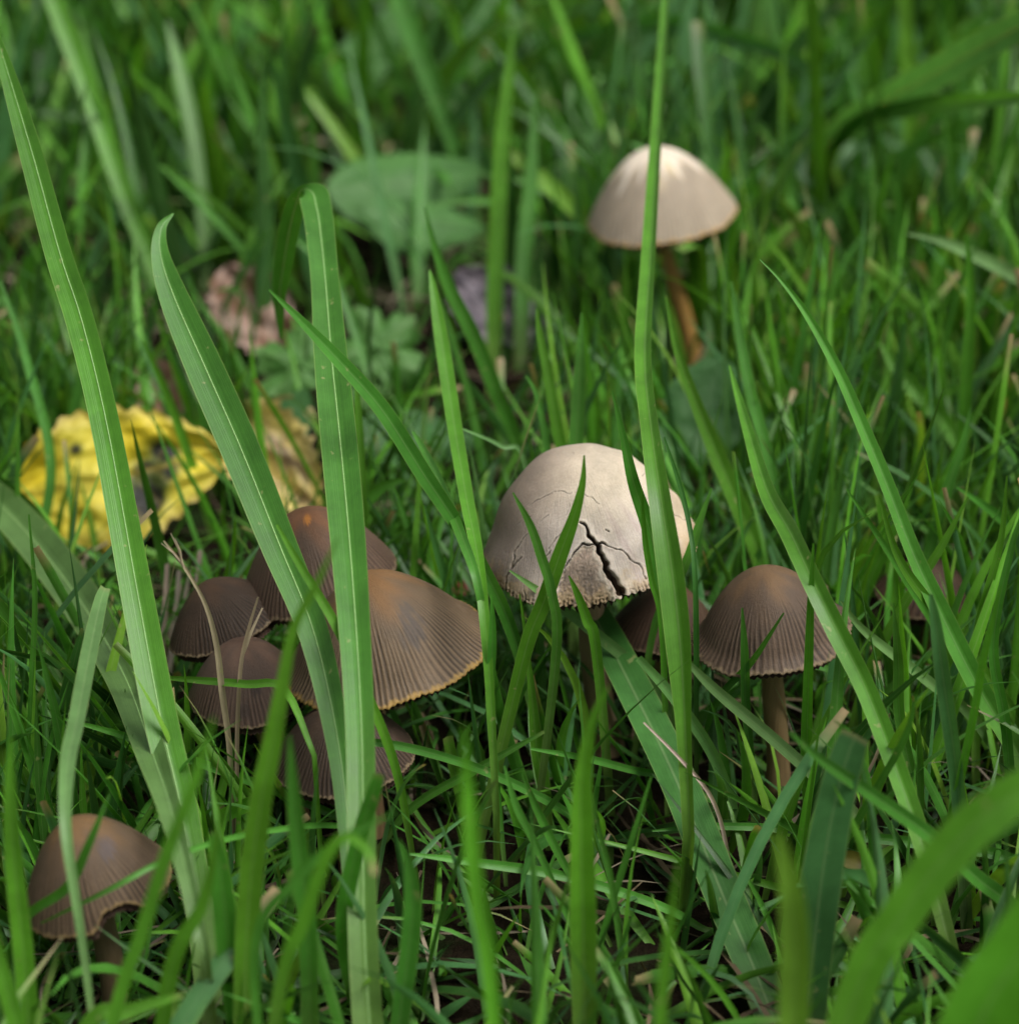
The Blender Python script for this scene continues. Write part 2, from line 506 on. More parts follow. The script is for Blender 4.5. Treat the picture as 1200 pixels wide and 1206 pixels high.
        P = P - nrm * (sink + dent * qr - lift)[..., None]
        Pw = P @ rotn.T + np.array(cpos)
    nv = nt * ns
    outer = Pw.reshape(-1, 3)
    # inner shell: the thin flesh, joined at the rim
    nin = 10
    si = np.linspace(1, 0.12, nin)
    inner = []
    Pl = P
    for i, f in enumerate(si):
        j = int(round((ns - 1) * f))
        ring = Pl[j].copy()
        nn = nrm[j]
        ring = ring - nn * (0.0006 + 0.0011 * (1 - f))
        inner.append(ring)
    inner = np.array(inner) @ rotn.T + np.array(cpos)
    V = np.concatenate([outer, inner.reshape(-1, 3)])
    f_out = grid_faces(ns, nt, True)[:, ::-1]
    f_in = grid_faces(nin, nt, True, nv)
    j = np.arange(nt); j2 = (j + 1) % nt
    f_rim = np.stack([(ns - 1) * nt + j, (ns - 1) * nt + j2, nv + j2, nv + j], -1)[:, ::-1]
    # apex cap
    V = np.concatenate([V, (np.array([[0, 0, H * 1.0005]]) @ rotn.T + np.array(cpos))])
    ia = len(V) - 1
    f_ap = np.stack([j, j2, np.full(nt, ia), np.full(nt, ia)], -1)
    cin = np.tile(np.array([0.07, 0.042, 0.026]), (nin * nt, 1))
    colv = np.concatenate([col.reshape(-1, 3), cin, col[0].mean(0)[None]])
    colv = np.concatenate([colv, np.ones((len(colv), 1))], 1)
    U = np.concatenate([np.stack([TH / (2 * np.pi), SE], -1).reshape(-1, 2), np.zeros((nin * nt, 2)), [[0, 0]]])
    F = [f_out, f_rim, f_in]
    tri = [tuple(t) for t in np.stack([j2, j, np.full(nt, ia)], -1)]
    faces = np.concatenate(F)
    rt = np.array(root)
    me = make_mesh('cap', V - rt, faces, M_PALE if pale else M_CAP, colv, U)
    # close the tiny hole at the crown with a small lid so that the quads stay quads
    link(bpy.data.objects.new('cap', me), top)
    # gills: thin radial plates hanging inside the bell, one pleated sheet
    ng = 2 * (ribs if not pale else 110)
    thg = np.linspace(0, 2 * np.pi, ng, endpoint=False)
    rows = []
    for a in np.linspace(0.14, 0.94, 12):
        jj = int(round((ns - 1) * a))
        rr = np.interp(thg, th, np.hypot(P[jj, :, 0], P[jj, :, 1]), period=2 * np.pi) * 0.97
        zz = np.interp(thg, th, P[jj, :, 2], period=2 * np.pi)
        depthg = 0.20 * R * math.sin(math.pi * min(1, (a - 0.05) / 0.95)) ** 0.8
        lo = (np.arange(ng) % 2)
        rows.append(np.stack([rr * np.cos(thg), rr * np.sin(thg), zz - 0.0022 - lo * depthg], -1))
    G = np.array(rows) @ rotn.T + np.array(cpos)
    gc = np.tile([0.05, 0.03, 0.02, 1.0], (G.shape[0] * ng, 1))
    gu = np.zeros((len(gc), 2))
    mg = make_mesh('gills', G.reshape(-1, 3) - rt, grid_faces(12, ng, True), M_GILL, gc, gu, smooth=False)
    go = link(bpy.data.objects.new('gills', mg), top); go['kind'] = 'stuff'
    # stem
    topc = np.array(cpos) + rotn @ np.array([0, 0, H * 0.72])
    neck = np.array(cpos) + rotn @ np.array([0, 0, H * 0.05])
    b = np.array(root)
    ctrl = [b, b * 0.66 + neck * 0.34 + np.array([r2.uniform(-.0015, .0015), 0, 0]), b * 0.25 + neck * 0.75 + np.array([r2.uniform(-.001, .001), 0, 0]), neck, topc]
    cl = catmull(np.array(ctrl), 26)
    tt = np.linspace(0, 1, len(cl))
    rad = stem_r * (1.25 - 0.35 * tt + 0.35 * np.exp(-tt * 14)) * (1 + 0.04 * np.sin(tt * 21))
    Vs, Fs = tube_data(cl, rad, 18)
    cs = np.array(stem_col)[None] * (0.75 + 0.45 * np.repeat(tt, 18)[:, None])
    cs = np.concatenate([cs, np.ones((len(cs), 1))], 1)
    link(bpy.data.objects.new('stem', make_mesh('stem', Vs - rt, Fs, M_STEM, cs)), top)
    dg = 0.5 * (R + H)
    CAPS.append(dict(u=uv[0], v=uv[1] - 0.40 * hr * Rpx, ru=Rpx * 1.03, rv=(0.5 * Rpx + 0.87 * hr * Rpx) / 2 * 1.02, d=depth, y=cpos.y, x=cpos.x, R=R, z=cpos.z, H=H))
    return top

def catmull(P, n):
    P = np.asarray(P, float)
    E = np.concatenate([[2 * P[0] - P[1]], P, [2 * P[-1] - P[-2]]])
    m = len(P) - 1
    out = []
    for x in np.linspace(0, m, n):
        i = min(int(x), m - 1); t = x - i
        a, b, c, d = E[i], E[i + 1], E[i + 2], E[i + 3]
        out.append(0.5 * ((2 * b) + (c - a) * t + (2 * a - 5 * b + 4 * c - d) * t * t + (3 * b - a - 3 * c + d) * t ** 3))
    return np.array(out)

PALE_CRACKS = [
    ([(621, 597), (632, 587), (645, 581), (660, 579), (677, 580), (695, 585), (707, 595)], 0.9, 0.7, 0.00018),
    ([(622, 627), (610, 645), (604, 660), (597, 680), (594, 694)], 0.9, 2.0, 0.00035),
    ([(612, 655), (602, 668)], 1.2, 1.6, 0.0003),
    ([(664, 627), (655, 634), (646, 645)], 1.1, 0.9, 0.00025),
    ([(650, 649), (642, 656)], 1.4, 1.0, 0.0003),
    ([(670, 592), (667, 607)], 0.8, 0.7, 0.00015),
    ([(636, 616), (645, 607)], 0.8, 0.7, 0.00015),
    ([(682, 614), (690, 620), (694, 630), (701, 640)], 1.5, 4.0, 0.0010),
    ([(694, 631), (703, 641), (709, 655), (714, 668), (722, 684), (733, 697)], 2.6, 6.5, 0.0032),
    ([(664, 670), (672, 655), (685, 642), (702, 640)], 1.1, 2.6, 0.0007),
    ([(706, 640), (713, 642)], 2.5, 2.0, 0.0012),
    ([(712, 642), (725, 645), (740, 655), (755, 667), (762, 680)], 1.0, 1.9, 0.0004),
    ([(714, 624), (716, 627)], 1.6, 1.4, 0.0004),
    ([(617, 690), (622, 708)], 0.9, 1.2, 0.0003),
    ([(645, 660), (650, 700)], 0.8, 1.0, 0.0002),
    ([(790, 600), (806, 612), (818, 612)], 0.8, 1.0, 0.0002),
    ([(796, 655), (800, 668)], 1.0, 2.0, 0.0005),
    ([(758, 560), (762, 553)], 1.0, 0.8, 0.0002),
    ([(604, 622), (630, 606)], 0.6, 0.6, 0.00012),
]
mushroom('old cream mushroom with cracked skin and a torn dark split in its rim', (694, 648), 868, 131, 0.99, 9, (716, 872), k=2.35, pale=True, seed=3,
         tear=dict(cracks=PALE_CRACKS, panel=[(663, 674), (672, 655), (686, 643), (703, 641), (709, 656), (716, 675), (722, 690), (716, 722), (690, 722), (660, 722), (655, 692)]), wavy=0.02, stem_col=(0.34, 0.24, 0.14), stem_r=0.0023)
BROWN = 'brown ribbed mushrooms in the grass'
mushroom('widest brown ribbed cap of the clump, flaring skirt with an ochre edge', (456, 770), 950, 121, 0.90, 12, (440, 965), k=1.72, ribs=104, seed=1, flare=0.05,
         apex=(0.26, 0.15, 0.07), body=(0.20, 0.15, 0.105), rim=(0.30, 0.19, 0.06), bruise=[(487, 745, 16, (0.06, 0.05, 0.045)), (478, 722, 10, (0.07, 0.055, 0.045))], group=BROWN)
mushroom('tallest domed brown cap of the clump, rust spot on its crown', (378, 684), 872, 95, 0.99, 11, (388, 900), k=2.0, ribs=84, seed=2,
         apex=(0.24, 0.125, 0.07), body=(0.15, 0.105, 0.082), groove=0.5, bruise=[(362, 612, 5, (0.40, 0.16, 0.03))], group=BROWN)
mushroom('dark flat brown cap tucked beside upright straw at edge of clump', (266, 733), 895, 72, 0.80, 20, (345, 925), k=1.7, ribs=80, seed=4,
         apex=(0.12, 0.075, 0.05), body=(0.085, 0.06, 0.046), ribstart=0.3, group=BROWN)
mushroom('small bell shaped purplish cap with dark stains under the clump', (292, 820), 950, 71, 1.04, 2, (352, 958), k=2.3, ribs=76, seed=5,
         apex=(0.20, 0.13, 0.10), body=(0.14, 0.10, 0.085), ribstart=0.45, groove=0.45, bruise=[(301, 812, 7, (0.03, 0.022, 0.02)), (285, 838, 9, (0.04, 0.03, 0.026)), (345, 800, 8, (0.04, 0.03, 0.02))], group=BROWN)
mushroom('lowest dark brown cap half hidden under the widest one of clump', (405, 893), 1010, 86, 0.86, 4, (415, 1012), k=1.75, ribs=84, seed=6,
         apex=(0.12, 0.08, 0.055), body=(0.10, 0.072, 0.058), ribstart=0.25, group=BROWN)
mushroom('smooth bell shaped brown mushroom standing on its own beside the cream one', (908, 748), 935, 88, 1.0, 9, (917, 935), k=2.1, ribs=74, seed=8, flare=0.08,
         apex=(0.22, 0.145, 0.085), body=(0.155, 0.115, 0.09), stem_col=(0.22, 0.15, 0.07), stem_r=0.0018, group=BROWN)
mushroom('rusty brown cap sheltering behind the cream mushroom', (783, 742), 862, 64, 0.95, -4, (775, 865), k=1.9, ribs=70, seed=9,
         apex=(0.17, 0.10, 0.06), body=(0.13, 0.085, 0.062), group=BROWN)
mushroom('weathered flaking brown cap sunk in dense thin grass', (1090, 702), 775, 62, 0.72, -6, (1085, 780), k=2.2, ribs=40, seed=10, wavy=0.07,
         apex=(0.10, 0.07, 0.05), body=(0.10, 0.065, 0.048), groove=0.6, ribstart=0.05, group=BROWN)
mushroom('lone brown ribbed mushroom with a bite missing from its rim', (116, 1047), 1195, 91, 1.10, 13, (135, 1200), k=1.85, ribs=76, seed=12,
         apex=(0.23, 0.145, 0.07), body=(0.165, 0.12, 0.085), rim=(0.22, 0.15, 0.07), notch=[(-62, 24, 0.13)], bruise=[(126, 1000, 12, (0.075, 0.06, 0.06))], stem_col=(0.13, 0.09, 0.05), stem_r=0.0018, group=BROWN)
mushroom('solitary tan mushroom with whitish drips down its crown', (779, 258), 437, 88, 1.0, 8, (822, 445), k=2.05, ribs=90, seed=13,
         apex=(1.0, 0.88, 0.62), body=(0.52, 0.46, 0.385), rim=(0.46, 0.30, 0.13), groove=0.22, bloom=(0.60, 0.52, 0.43), stem_col=(0.36, 0.20, 0.055), stem_r=0.0018, group=BROWN)

# ------------------------------------------------------------------ grass blades
PAL = dict(mid=(0.056, 0.190, 0.023), bright=(0.088, 0.265, 0.020), deep=(0.030, 0.105, 0.018), blue=(0.058, 0.170, 0.050),
           pale=(0.13, 0.27, 0.080), yel=(0.130, 0.280, 0.028), straw=(0.34, 0.27, 0.18), grey=(0.34, 0.29, 0.24))

LAND = [(690, 620, 868, 'the cream mushroom'), (905, 735, 935, 'the smooth bell mushroom'), (110, 1030, 1195, 'the bitten mushroom'), (780, 235, 437, 'the tan mushroom'),
        (456, 760, 950, 'the widest ribbed cap'), (290, 800, 950, 'the small purplish cap'), (400, 895, 1010, 'the lowest dark cap'), (150, 560, 600, 'the yellow leaf'), (1090, 690, 775, 'the weathered cap'),
        (330, 545, 590, 'the crinkled straw leaf'), (445, 412, 450, 'the lobed leaf'), (500, 240, 270, 'the oval leaves'), (592, 372, 400, 'the slate leaf'), (305, 378, 410, 'the mottled brown leaf'),
        (440, 55, 110, 'the triangular leaf'), (832, 482, 540, 'the rounded leaf'), (780, 30, 100, 'the dark bowed blade'), (1080, 98, 210, 'the broad bluish blade'), (230, 120, 330, 'the pale blurred blade'),
        (80, 130, 300, 'the kinked blade'), (800, 930, 1100, 'the widest dark blade'), (985, 960, 1200, 'the torn bluish blade'), (1040, 190, 230, 'the greyish leaf'), (200, 440, 500, 'the curled brown leaf'),
        (80, 680, 900, 'the greyish slanting blade'), (1130, 290, 500, 'the pale level blade'), (690, 950, 1250, 'the upright folded blade'), (930, 1060, 1350, 'the blunt pale blade')]

def blade_label(uv, width_px, col, dry, steep, arch, tall, y=None):
    d = [(math.hypot(uv[0] - a, uv[1] - b), n, gv) for a, b, gv, n in LAND]
    dist, n, gv = min(d)
    w = 'thin' if width_px < 6 else 'narrow' if width_px < 11 else 'middling' if width_px < 18 else 'broad'
    lum = col[1]
    tone = 'yellowish green' if col[0] > 0.125 else 'bluish green' if col[2] > 0.035 else 'bright green' if lum > 0.26 else 'fresh green' if lum > 0.205 else 'dark green' if lum < 0.12 else 'deep green' if lum < 0.155 else 'green'
    st = 'arching' if arch else 'upright' if steep else 'slanting'
    dy = 0.0 if y is None else y - at_z(600, gv)[0].y
    rel = 'beside' if abs(dy) < 0.015 else 'behind' if dy > 0 else 'before'
    far = 'just ' if dist < 75 else 'well ' if dist > 150 else ''
    tip = ' dry tipped' if dry > 0.3 else ''
    return f"{tall} {w} {tone}{tip} grass blade {st} {far}{rel} {n}"

def blade_geo(P, W, side, col, dry, rib, fold, nw, cut=False, base_pale=0.5):
    """P (n,3) centre line, W (n) width, side (n,3)"""
    n = len(P)
    T = np.gradient(P, axis=0); T /= (np.linalg.norm(T, axis=1)[:, None] + 1e-12)
    side = side - (side * T).sum(1)[:, None] * T
    side /= (np.linalg.norm(side, axis=1)[:, None] + 1e-12)
    N = np.cross(side, T)
    xs = np.linspace(-1, 1, nw)
    V = P[:, None, :] + (W / 2)[:, None, None] * (xs[None, :, None] * side[:, None, :] + fold * (np.abs(xs) - 0.5)[None, :, None] * N[:, None, :])
    t = np.linspace(0, 1, n)
    c = np.array(col)[None] * np.ones((n, 3))
    c = c * (1 + 0.12 * np.sin(t * 9 + P[0, 0] * 900))[:, None]
    bp = (1 - sm(0.0, 0.22, t)) * base_pale
    c = c * (1 - bp[:, None]) + np.array((0.17, 0.20, 0.07)) * bp[:, None]
    if dry > 0:
        wd = sm(1 - 0.22 * dry, 1.0, t) * min(1, dry)
        c = c * (1 - wd[:, None]) + np.array((0.36, 0.25, 0.13)) * wd[:, None]
    cc = np.repeat(c[:, None, :], nw, 1)
    A = np.full((n, nw, 1), rib)
    cols = np.concatenate([cc, A], -1).reshape(-1, 4)
    uv = np.stack(np.broadcast_arrays((xs[None, :] + 1) / 2, t[:, None]), -1).reshape(-1, 2)
    return V.reshape(-1, 3), grid_faces(n, nw), cols, uv

HEROES = []
GRID = 5
PD = np.zeros((1206 // GRID + 2, 1200 // GRID + 2)); PP = np.zeros_like(PD)     # where traced blades stand, so that the lawn leaves them in view
def protect(P, W, p, S):
    U, Vv, D = project(P)
    for i in range(len(P) - 1):
        if Vv[i] > 1150 or Vv[i] < 0: continue
        m = max(1, int(math.hypot(U[i + 1] - U[i], Vv[i + 1] - Vv[i]) / GRID) + 1)
        for f in np.linspace(0, 1, m, endpoint=False):
            u, v, d = U[i] + f * (U[i + 1] - U[i]), Vv[i] + f * (Vv[i + 1] - Vv[i]), D[i]
            h = max(2.5, W[i] / d * FPX * 0.45)
            for du in np.arange(-h, h + 1, GRID):
                a, b = int(v // GRID), int((u + du) // GRID)
                if 0 <= a < PD.shape[0] and 0 <= b < PD.shape[1]:
                    PD[a, b] = max(PD[a, b], d); PP[a, b] = max(PP[a, b], p)


def hero(pts, zt=None, lean=0.008, col='mid', fold=0.35, twist=(0, 0), label=None, dry=0.0, rib=0.25, behind=False, name='grass_blade', cat='grass blade', n=None, wmul=1.0, lit=1.0, parts=False, lp=1.0, seg=None):
    """pts: root first, (u, v, width px) in the photograph; the root stands on the ground"""
    pts = [p if len(p) == 3 else (p[0], p[1], 3.0) for p in pts]
    A = np.array(pts, float)
    L = np.concatenate([[0], np.cumsum(np.hypot(np.diff(A[:, 0]), np.diff(A[:, 1])))])
    n = n or int(max(12, min(46, L[-1] / 14)))
    S = catmull(A, n)
    L = np.concatenate([[0], np.cumsum(np.hypot(np.diff(S[:, 0]), np.diff(S[:, 1])))]); t = L / L[-1]
    y0 = at_z(S[0, 0], S[0, 1], -0.002)[0].y
    if zt is not None:
        y1 = at_z(S[-1, 0], S[-1, 1], zt)[0].y
    else:
        y1 = y0 + lean
    K = np.array([ray(a, b)[1] for a, b in S[:, :2]])
    i0, i1 = K[0] / y0, K[-1] / y1
    Y = K / (i0 + (i1 - i0) * t ** lp)
    if not behind:
        need = np.zeros(n)                       # how far it has to come forward to pass in front of the caps
        for c in CAPS:
            ins = (((S[:, 0] - c['u']) / (c['ru'] + 6)) ** 2 + ((S[:, 1] - c['v']) / (c['rv'] + 6)) ** 2) < 1
            dx = np.clip(np.abs(S[:, 0] - c['u']) / (c['ru'] + 6), 0, 1)
            yf = c['y'] - c['R'] * np.sqrt(1 - dx ** 2) * 0.98 - 0.0025
            need = np.where(ins, np.maximum(need, Y - yf), need)
        if need.max() > 0:
            spread = np.where(t[None, :] < t[:, None], 0.55 * np.abs(t[None, :] - t[:, None]), 1.6 * np.abs(t[None, :] - t[:, None]))
            shift = (need[:, None] * np.clip(1 - spread, 0, 1) ** 2).max(0)
            for _ in range(30):
                shift[1:-1] = 0.25 * shift[:-2] + 0.5 * shift[1:-1] + 0.25 * shift[2:]
            shift *= max(1.0, (need / (shift + 1e-9)).max())
            Y = Y - shift
    P = np.empty((n, 3)); D = np.empty(n)
    for i in range(n):
        p, d = at_y(S[i, 0], S[i, 1], Y[i]); P[i] = p; D[i] = d
    if P[0, 2] > 0.0:                            # foot it on the soil
        k = max(2, int(P[0, 2] / 0.004))
        foot = np.linspace(0, 1, k, endpoint=False)[:, None]
        low = P[0] + np.array((0, 0.15 * P[0, 2], 0)); low[2] = -0.003
        F0 = low * (1 - foot) + P[0] * foot
        P = np.concatenate([F0, P]); S = np.concatenate([np.repeat(S[:1], k, 0), S]); D = np.concatenate([np.full(k, D[0]), D])
        n = len(P); t = np.linspace(0, 1, n)
    P[1:, 2] = np.maximum(P[1:, 2], 0.0004); P[0, 2] = -0.003
    W = np.maximum(S[:, 2], 1.2) * D / FPX * wmul * (1.08 if parts else 0.98)
    Vw = np.array(cam.location)[None] - P
    T = np.gradient(P, axis=0)
    side = np.cross(T, Vw); side /= np.linalg.norm(side, axis=1)[:, None]
    Vn = np.cross(side, T); Vn /= np.linalg.norm(Vn, axis=1)[:, None]
    a = np.radians(twist[0] + (twist[1] - twist[0]) * t + rng.uniform(-8, 8) + 9 * np.sin(t * rng.uniform(4, 9) + rng.uniform(0, 6)))
    side = side * np.cos(a)[:, None] + Vn * np.sin(a)[:, None]
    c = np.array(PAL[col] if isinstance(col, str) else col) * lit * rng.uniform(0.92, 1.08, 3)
    wide = S[:, 2].max() > 20
    V, F, cols, uv = blade_geo(P, W, side, c, dry, rib, fold, 7 if wide else 5)
    protect(P, W, 0.9 if parts or S[:, 2].max() > 17 else 0.45, S)
    root = P[0]
    me = make_mesh('grass_blade', V - root, F, (M_STRAW if 'stalk' in name else M_WIDE if wide else M_FINE), cols, uv)
    o = bpy.data.objects.new(name, me)
    if parts:
        top = empty(name, root)
        o.name = 'leaf_blade'; link(o, top)
        # raised pale midrib on the face of the blade
        rp = P[2:-2] - np.cross(side, T / np.linalg.norm(T, axis=1)[:, None])[2:-2] * (W[2:-2] * fold * 0.25)[:, None]
        rw = np.clip(W[2:-2] * 0.02, 0.00004, 0.00011)
        Vr, Fr = tube_data(rp, rw, 6)
        cr = np.tile([0.20, 0.36, 0.11, 0.0], (len(Vr), 1))
        link(bpy.data.objects.new('midrib', make_mesh('midrib', Vr - root, Fr, M_STEM, cr)), top)
        o = top
    else:
        o.location = root
        link(o)
    k = n // 2
    steep = abs(S[-1, 1] - S[0, 1]) > 2.2 * abs(S[-1, 0] - S[0, 0])
    arch = S[-1, 1] > S[:, 1].min() + 12
    if label is None:
        label = blade_label((S[k, 0], S[k, 1]), S[:, 2].max(), c, dry, steep, arch, 'tall' if P[:, 2].max() > 0.05 else 'short' if P[:, 2].max() < 0.025 else 'midsize', float(P[0, 1]))
    tag(o, label, cat, 'grass blades that stand out' if 'stalk' not in name else 'dry stalks')
    HEROES.append(o)
    return o

# -- the ones the eye goes to
hero([(252, 1265, 28), (238, 1100, 30), (215, 960, 35), (190, 850, 37), (160, 690, 36), (125, 500, 34), (96, 380, 34), (70, 300, 32), (40, 190, 28), (12, 95, 19), (-8, 30, 6)], zt=0.125, col='bright', parts=True, twist=(0, 30), fold=0.3, lit=0.92,
     label='tallest broad grass blade, bending up past the yellow fallen leaf')
hero([(432, 1260, 22), (420, 1100, 22), (408, 950, 24), (394, 850, 28), (368, 740, 34), (328, 640, 40), (284, 530, 43), (240, 430, 41), (205, 350, 32), (189, 300, 20), (190, 268, 11), (204, 251, 2)], zt=0.095, col='mid', parts=True, twist=(-5, 15),
     label='broad grass blade with hooked tip slanting over the mushroom clump')
hero([(440, 1290, 36), (428, 1100, 34), (426, 900, 33), (421, 780, 35), (411, 640, 40), (400, 520, 41), (390, 420, 37), (383, 330, 31), (376, 262, 32), (372, 240, 33), (369, 228, 30), (362, 222, 11), (354, 224, 9), (349, 238, 20), (342, 264, 23), (334, 310, 21), (329, 350, 14), (331, 400, 3)], n=60, zt=0.056, col='mid', parts=True, twist=(8, -5), lp=1.3,
     label='broad grass blade folded over at the top, in front of the clump')
hero([(648, 930, 10), (622, 810, 13), (598, 730, 17), (570, 672, 18), (540, 620, 18), (500, 560, 21), (450, 482, 21), (400, 425, 18), (350, 373, 10), (317, 341, 2)], zt=0.100, col='mid', lit=1.1, twist=(10, -15), label='straight pointed grass blade slanting from the cream mushroom across the folded blade')
hero([(585, 960, 9), (575, 780, 12), (563, 660, 15), (550, 590, 17), (535, 500, 18), (520, 400, 17), (511, 345, 10), (506, 318, 2)], zt=0.075, col='bright', lit=0.85, twist=(20, -10))
hero([(240, 1120, 14), (205, 970, 24), (178, 885, 34), (148, 800, 41), (108, 728, 45), (60, 660, 45), (10, 603, 40), (-45, 555, 28)], zt=0.03, col='pale', lit=0.75, parts=True, fold=0.5, twist=(10, 0), label='wide greyish green grass blade slanting down behind the tallest blade')
hero([(120, 1290, 6), (97, 1110, 10), (78, 980, 14), (80, 900, 19), (90, 850, 20), (106, 765, 20), (118, 710, 16), (124, 692, 12)], zt=0.05, col='pale', lit=0.9, dry=0.25, label='pale blunt cut grass blade standing in front of the lone bitten mushroom')
hero([(560, 1010, 12), (598, 850, 15), (622, 755, 18), (640, 710, 19), (660, 652, 19), (676, 608, 14), (686, 568, 8), (688, 536, 2)], lean=0.0, col='bright', lit=0.85, label='grass blade curving up across the face of the cream mushroom')
hero([(628, 1000, 8), (655, 770, 12), (650, 700, 12), (638, 658, 12), (624, 618, 10), (604, 580, 2)], lean=-0.005, col='mid')
hero([(812, 985, 16), (806, 860, 20), (800, 760, 32), (790, 670, 33), (778, 590, 28), (766, 505, 23), (758, 420, 22), (764, 310, 20), (773, 170, 17), (783, 20, 13), (788, -40, 8)], zt=0.105, lp=1.9, col='bright', lit=0.9, fold=0.55, twist=(15, 20), label='very tall grass blade rising past both the cream and tan mushrooms')
hero([(800, 950, 10), (792, 760, 13), (780, 690, 18), (765, 625, 18), (746, 568, 15), (734, 515, 9), (721, 460, 2)], lean=-0.004, col='mid')
hero([(786, 960, 6), (780, 745, 8), (767, 682, 8), (759, 632, 7), (756, 577, 2)], lean=-0.006, col='bright', lit=0.8)
hero([(945, 1290, 42), (892, 1150, 46), (850, 1050, 49), (800, 925, 48), (750, 820, 46), (706, 735, 40), (676, 685, 26)], zt=0.030, behind=True, col='deep', lit=1.45, fold=0.25, rib=0.35, twist=(-10, -5), label='widest dark grass blade lying back underneath the cream mushroom')
hero([(1275, 1030, 18), (1200, 890, 22), (1150, 805, 25), (1105, 715, 24), (1075, 650, 20), (1045, 572, 18), (1015, 500, 16), (985, 432, 13), (950, 370, 9), (920, 330, 5), (895, 305, 2)], zt=0.095, col='mid', lit=1.25, fold=0.55, label='long tapering grass blade arcing high over the weathered sunken cap')
hero([(1120, 1120, 18), (1088, 1000, 23), (1050, 890, 25), (1018, 808, 25), (988, 748, 26), (957, 685, 25), (930, 627, 24), (903, 578, 20), (880, 503, 13), (866, 455, 7), (859, 430, 2)], zt=0.062, col='bright', lit=0.9, fold=0.55, label='glossy grass blade leaning across the edge of the smooth bell mushroom')
hero([(950, 790, 8), (928, 650, 11), (915, 590, 13), (903, 530, 14), (886, 470, 14), (871, 395, 11), (862, 332, 2)], zt=0.07, behind=True, col='mid')
hero([(925, 800, 14), (898, 668, 21), (880, 620, 22), (855, 560, 21), (830, 500, 17), (800, 420, 11), (784, 348, 2)], zt=0.072, behind=True, col='bright', lit=0.9)
hero([(945, 1290, 40), (952, 1180, 47), (962, 1080, 50), (973, 1000, 48), (987, 930, 44), (1000, 885, 40), (1008, 866, 34)], lean=0.012, col='blue', lit=0.75, fold=0.2, dry=0.35, rib=0.2, label='wide bluish grass blade with torn brown end beside the long dark blade')
hero([(900, 1560, 40), (1005, 1180, 46), (1058, 1085, 50), (1108, 1015, 54), (1160, 962, 54), (1235, 915, 46), (1320, 890, 30)], lean=-0.006, col='bright', lit=1.4, fold=0.3, label='blurred broad grass blade arching sideways past the torn bluish blade')
hero([(1010, 1640, 90), (1140, 1240, 92), (1205, 1120, 84), (1270, 1020, 60), (1330, 940, 20)], lean=-0.006, col='bright', lit=1.45, fold=0.25, label='widest and most blurred bright grass blade, beside the broad arching one')
hero([(922, 1580, 30), (934, 1210, 36), (936, 1110, 36), (930, 1040, 27), (920, 995, 14), (916, 980, 5)], lean=-0.006, col='yel', lit=1.1, label='blurred blunt pale grass blade standing before the wide bluish blade')
hero([(608, 1520, 14), (578, 1165, 18), (562, 1060, 20), (553, 960, 18), (547, 855, 4)], lean=-0.006, col='bright', lit=1.4)
hero([(690, 1300, 24), (687, 1110, 32), (685, 1000, 30), (685, 925, 24), (694, 862, 13), (706, 828, 8), (717, 808, 2)], lean=-0.002, col='bright', lit=1.05, fold=0.6, label='upright folded grass blade with drooping tip below the cream mushroom')
hero([(755, 1500, 10), (778, 1200, 14), (790, 1090, 12), (801, 1005, 3)], lean=-0.006, col='bright', lit=1.4)
hero([(1300, 1100, 12), (1200, 1016, 14), (1100, 996, 14), (1000, 984, 12), (900, 975, 10), (830, 974, 8), (768, 979, 2)], lean=0.01, col='mid', lit=1.1, label='long level grass blade lying across the wide bluish blade')
hero([(1240, 1160, 20), (1193, 1072, 21), (1150, 1034, 20), (1100, 988, 19), (1033, 940, 17), (970, 897, 12), (930, 862, 3)], lean=-0.02, col='mid', label='blurred grass blade slanting over the torn bluish blade')
hero([(1060, 1010, 12), (973, 927, 15), (910, 870, 15), (843, 813, 13), (800, 770, 4)], lean=-0.01, col='pale', lit=0.75, dry=0.3)
hero([(800, 880, 8), (825, 845, 12), (867, 815, 13), (917, 787, 13), (952, 778, 12), (988, 781, 10), (1010, 792, 3)], lean=-0.006, col='mid', lit=1.15)
hero([(890, 960, 9), (879, 840, 11), (877, 770, 10), (874, 716, 2)], lean=-0.004, col='mid')
hero([(820, 900, 5), (845, 825, 8), (885, 780, 8), (923, 722, 2)], lean=-0.004, col='mid')
hero([(1100, 1090, 8), (1115, 985, 9), (1128, 930, 10), (1147, 840, 10), (1160, 767, 9), (1178, 690, 3)], lean=-0.01, col='bright')
hero([(1068, 800, 10), (1096, 645, 15), (1120, 563, 13), (1136, 515, 8), (1143, 480, 2)], lean=0.01, behind=True, col='mid')
hero([(1330, 560, 18), (1270, 365, 20), (1200, 326, 18), (1130, 292, 14), (1095, 280, 7), (1068, 275, 2)], zt=0.06, col='pale', lit=0.85, label='pale pointed grass blade reaching in level above the weathered cap')
hero([(1290, 760, 12), (1230, 650, 18), (1195, 622, 16), (1160, 596, 10), (1127, 574, 2)], lean=-0.02, col='mid', lit=1.1)
hero([(965, 232, 14), (968, 180, 22), (1010, 140, 34), (1080, 98, 36), (1150, 58, 36), (1230, 15, 30)], zt=0.10, behind=True, col='blue', lit=1.25, parts=True, label='blurred broad bluish blade arching away beyond the tan mushroom')
hero([(960, 235, 10), (1000, 150, 18), (1080, 125, 22), (1150, 118, 20), (1240, 112, 10)], zt=0.085, behind=True, col='mid', lit=1.2, label='blurred level blade below the broad bluish one beyond the tan mushroom')
